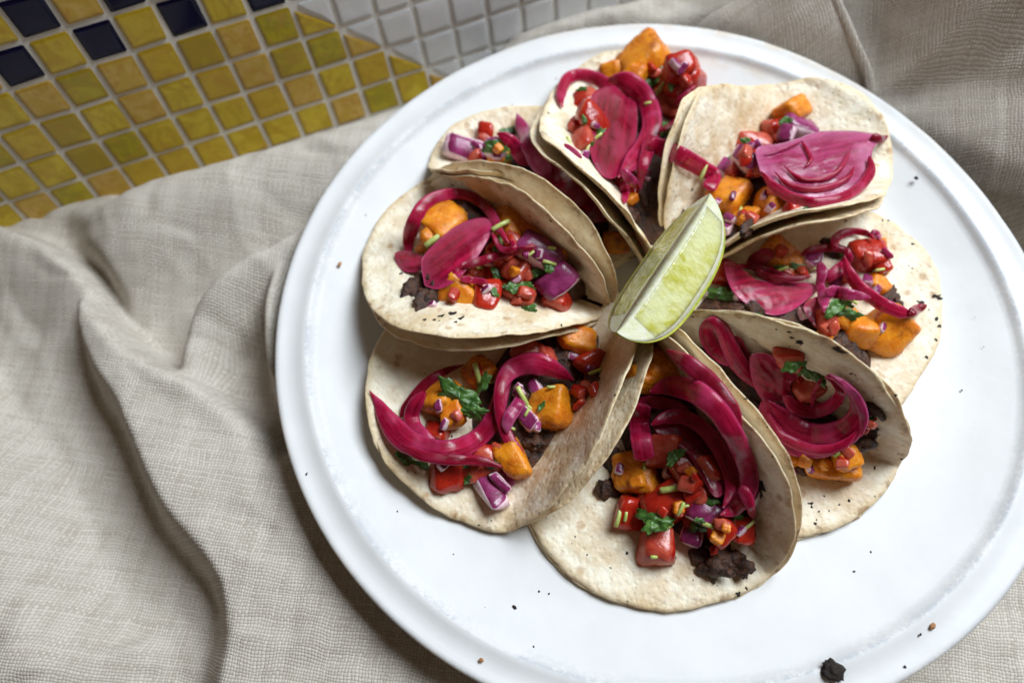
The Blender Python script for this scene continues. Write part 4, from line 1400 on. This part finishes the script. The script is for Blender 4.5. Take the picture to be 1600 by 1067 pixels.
def lime_part(name, q0, q1, mat, nx=44, nt=20, nq=8, x0=-1., x1=1., h0=-1., h1=1., wob=0., proud=0.):
    V, uv = [], []
    xs = [math.sin(math.pi / 2 * t) for t in np.linspace(-1, 1, nx)]
    xs = [x0 + (x1 - x0) * (t + 1) / 2 for t in xs]
    ring = [(h0, q) for q in np.linspace(q0, q1, nq)] + [(h, q1) for h in np.linspace(h0, h1, nt)[1:-1]] + [(h1, q) for q in np.linspace(q1, q0, nq)]
    if q0 > .02:
        ring += [(h, q0) for h in np.linspace(h1, h0, nt)[1:-1]]
    for x in xs:
        for h, q in ring:
            g = 1 + wob * noise.noise((x * 4, h * 2, q * 3))
            hh = h
            if abs(h) == 1 and proud:
                s_ = max(0., math.sin(math.pi * min(1, max(0, (q - q0) / (q1 - q0)))))
                hh = h * (1 + proud * s_ ** .5 / max(q, .25) * (1 + .6 * noise.noise((x * 5, q * 4, h))))
            V.append(lime_pt(x, hh, q * g)); uv.append((x * 2.2, q * 2.6))
    m_ = len(ring)
    f = grid_faces(nx, m_, wrap_v=True)
    f.append(tuple(range(m_ - 1, -1, -1))); f.append(tuple((nx - 1) * m_ + j for j in range(m_)))
    return build(name, V, f, mat, lime, uv=uv)
lime_part('rind', .955, 1.0, M['rind'], wob=.008)
lime_part('pith', .0, .953, M['pith'], wob=.01)
lime_part('flesh', .15, .875, M['pulp'], x0=-.86, x1=.74, h0=-1.005, h1=1.005, proud=.035, nq=14)

# ------------------------------------------------------------------ crumbs on the plate
def crumb_at(name, x, y, size, mat, label, cat, asp=1., ang=0., n=5, rough=.35):
    p = at(x, y, -.95)
    z = float(floor_z(np.array(np.hypot(p[0], p[1]))))
    p = at(x, y, z + .05)
    if np.hypot(p[0], p[1]) > 15.4:
        p = at(x, y, -.02)
    V0, fs, _ = CG[n]
    q = V0 / np.linalg.norm(V0, axis=1, keepdims=True)
    s_ = random.uniform(0, 90)
    q = np.array([v * (1 + rough * noise.fractal(Vector(v) * 1.6 + Vector((s_, 0, s_)), 1., 2., 4)) for v in q])
    k = size / 1165.9 * 33 / 2
    q = q * np.array([k * asp, k / asp, k * .45])
    a = math.radians(ang)
    q = q @ np.array([[math.cos(a), math.sin(a), 0], [-math.sin(a), math.cos(a), 0], [0, 0, 1]])
    o = build(name, q + p + np.array([0, 0, k * .3]), fs, mat)
    tag(o, label, cat)
crumb_at('charred_crumb', 1301, 1047, 27, M['char'], 'largest black charred crumb, on the plate rim at the lower right', 'crumb', 1.1, -40, 8, .45)
crumb_at('toasted_crumb', 531, 413, 7, M['toast'], 'tiny toasted brown crumb on the plate beside the left taco', 'crumb', 1.1, 60)
crumb_at('toasted_crumb', 1457, 978, 8, M['toast'], 'tiny orange brown crumb on the inner ridge of the plate at the lower right', 'crumb', 1.2, 50)
crumb_at('charred_crumb', 1431, 279, 7, M['char'], 'small black crumb on the plate beside the upper right taco', 'crumb', 1.1, 20)
crumb_at('charred_crumb', 804, 948, 5, M['char'], 'small black crumb on the bare plate below the lower left taco', 'crumb', 1.4, -50)
crumb_at('toasted_crumb', 752, 1031, 6, M['toast'], 'tiny pale brown crumb on the plate rim near the bottom edge', 'crumb', 1.1, 0)
# a shred of cilantro
V = []
for i in range(12):
    t = i / 11
    p = at(711 + 27 * t, 983 - 9 * math.sin(math.pi * t) + 4 * t, -.82)
    w_ = (.12 * math.sin(math.pi * min(1, t * .9 + .08)) ** .6)
    d_ = at(716, 990, -.9) - at(711, 980, -.9); d_ /= np.linalg.norm(d_)
    for j in range(8):
        b = 2 * math.pi * j / 8
        V.append(p + d_ * math.cos(b) * w_ + np.array([0, 0, .05 + .07 * math.sin(b) + .06 * math.sin(math.pi * t)]))
o = build('cilantro_shred', V, grid_faces(12, 8, wrap_v=True) + [tuple(range(7, -1, -1)), tuple(88 + j for j in range(8))], M['leaf'])
tag(o, 'curled dark green cilantro shred on the bare plate near the bottom edge', 'herb shred')
# pepper-fine specks: nobody could count them
V, f = [], []
r_ = random.Random(5)
S_ = [(623, 801, 3), (870, 1001 - 120, 2.5), (858, 927, 3), (834, 1010, 3), (490, 748, 4), (1333, 893, 4), (1419, 992, 4), (1396, 1041, 4), (1360, 862, 3), (575, 345, 3), (842, 924, 3), (900, 900, 2)]
for i in range(18):
    a, q = r_.uniform(0, 6.28), 15 * math.sqrt(r_.uniform(.3, 1))
    S_.append((None, (q * math.cos(a), q * math.sin(a)), r_.uniform(1.2, 3.)))
for s_ in S_:
    if s_[0] is None:
        x, y = s_[1]; sz = s_[2]
        p = np.array([x, y, float(floor_z(np.array(math.hypot(x, y))))])
    else:
        p = at(s_[0], s_[1], -1.0); p[2] = float(floor_z(np.array(math.hypot(p[0], p[1])))); sz = s_[2]
    cm = sz / 1165.9 * 33 / 2
    o_ = len(V)
    V.append(p + np.array([0, 0, .06]))
    for j in range(7):
        b = 2 * math.pi * j / 7; rd = cm * r_.uniform(.5, 1.4)
        V.append(p + np.array([rd * math.cos(b), rd * math.sin(b), .025]))
    f += [(o_, o_ + 1 + j, o_ + 1 + (j + 1) % 7) for j in range(7)]
o = build('spice_specks', V, f, M['char'])
tag(o, 'scatter of tiny dark spice specks over the bare white plate', 'specks', kind='stuff')
# a drop of pink pickling juice on the rim
V = []
pj = at(1369, 191, -.28)
for i in range(6):
    for j in range(20):
        b = 2 * math.pi * j / 20
        rd = .28 * (1 - (i / 5)) * (1 + .2 * math.sin(2 * b + 1))
        V.append(at(1369, 191, -.24) + np.array([rd * math.cos(b), rd * 1.2 * math.sin(b), .05 * (1 - (1 - i / 5.) ** 2)]))
juice = NT('pink_juice')
juice.set(Base_Color=(.75, .30, .34), Roughness=.1, Transmission_Weight=.5, IOR=1.34)
o = build('juice_drop', V, grid_faces(6, 20, wrap_v=True), juice.m)
tag(o, 'faint pink drop of pickling juice on the plate rim at the upper right', 'drop')
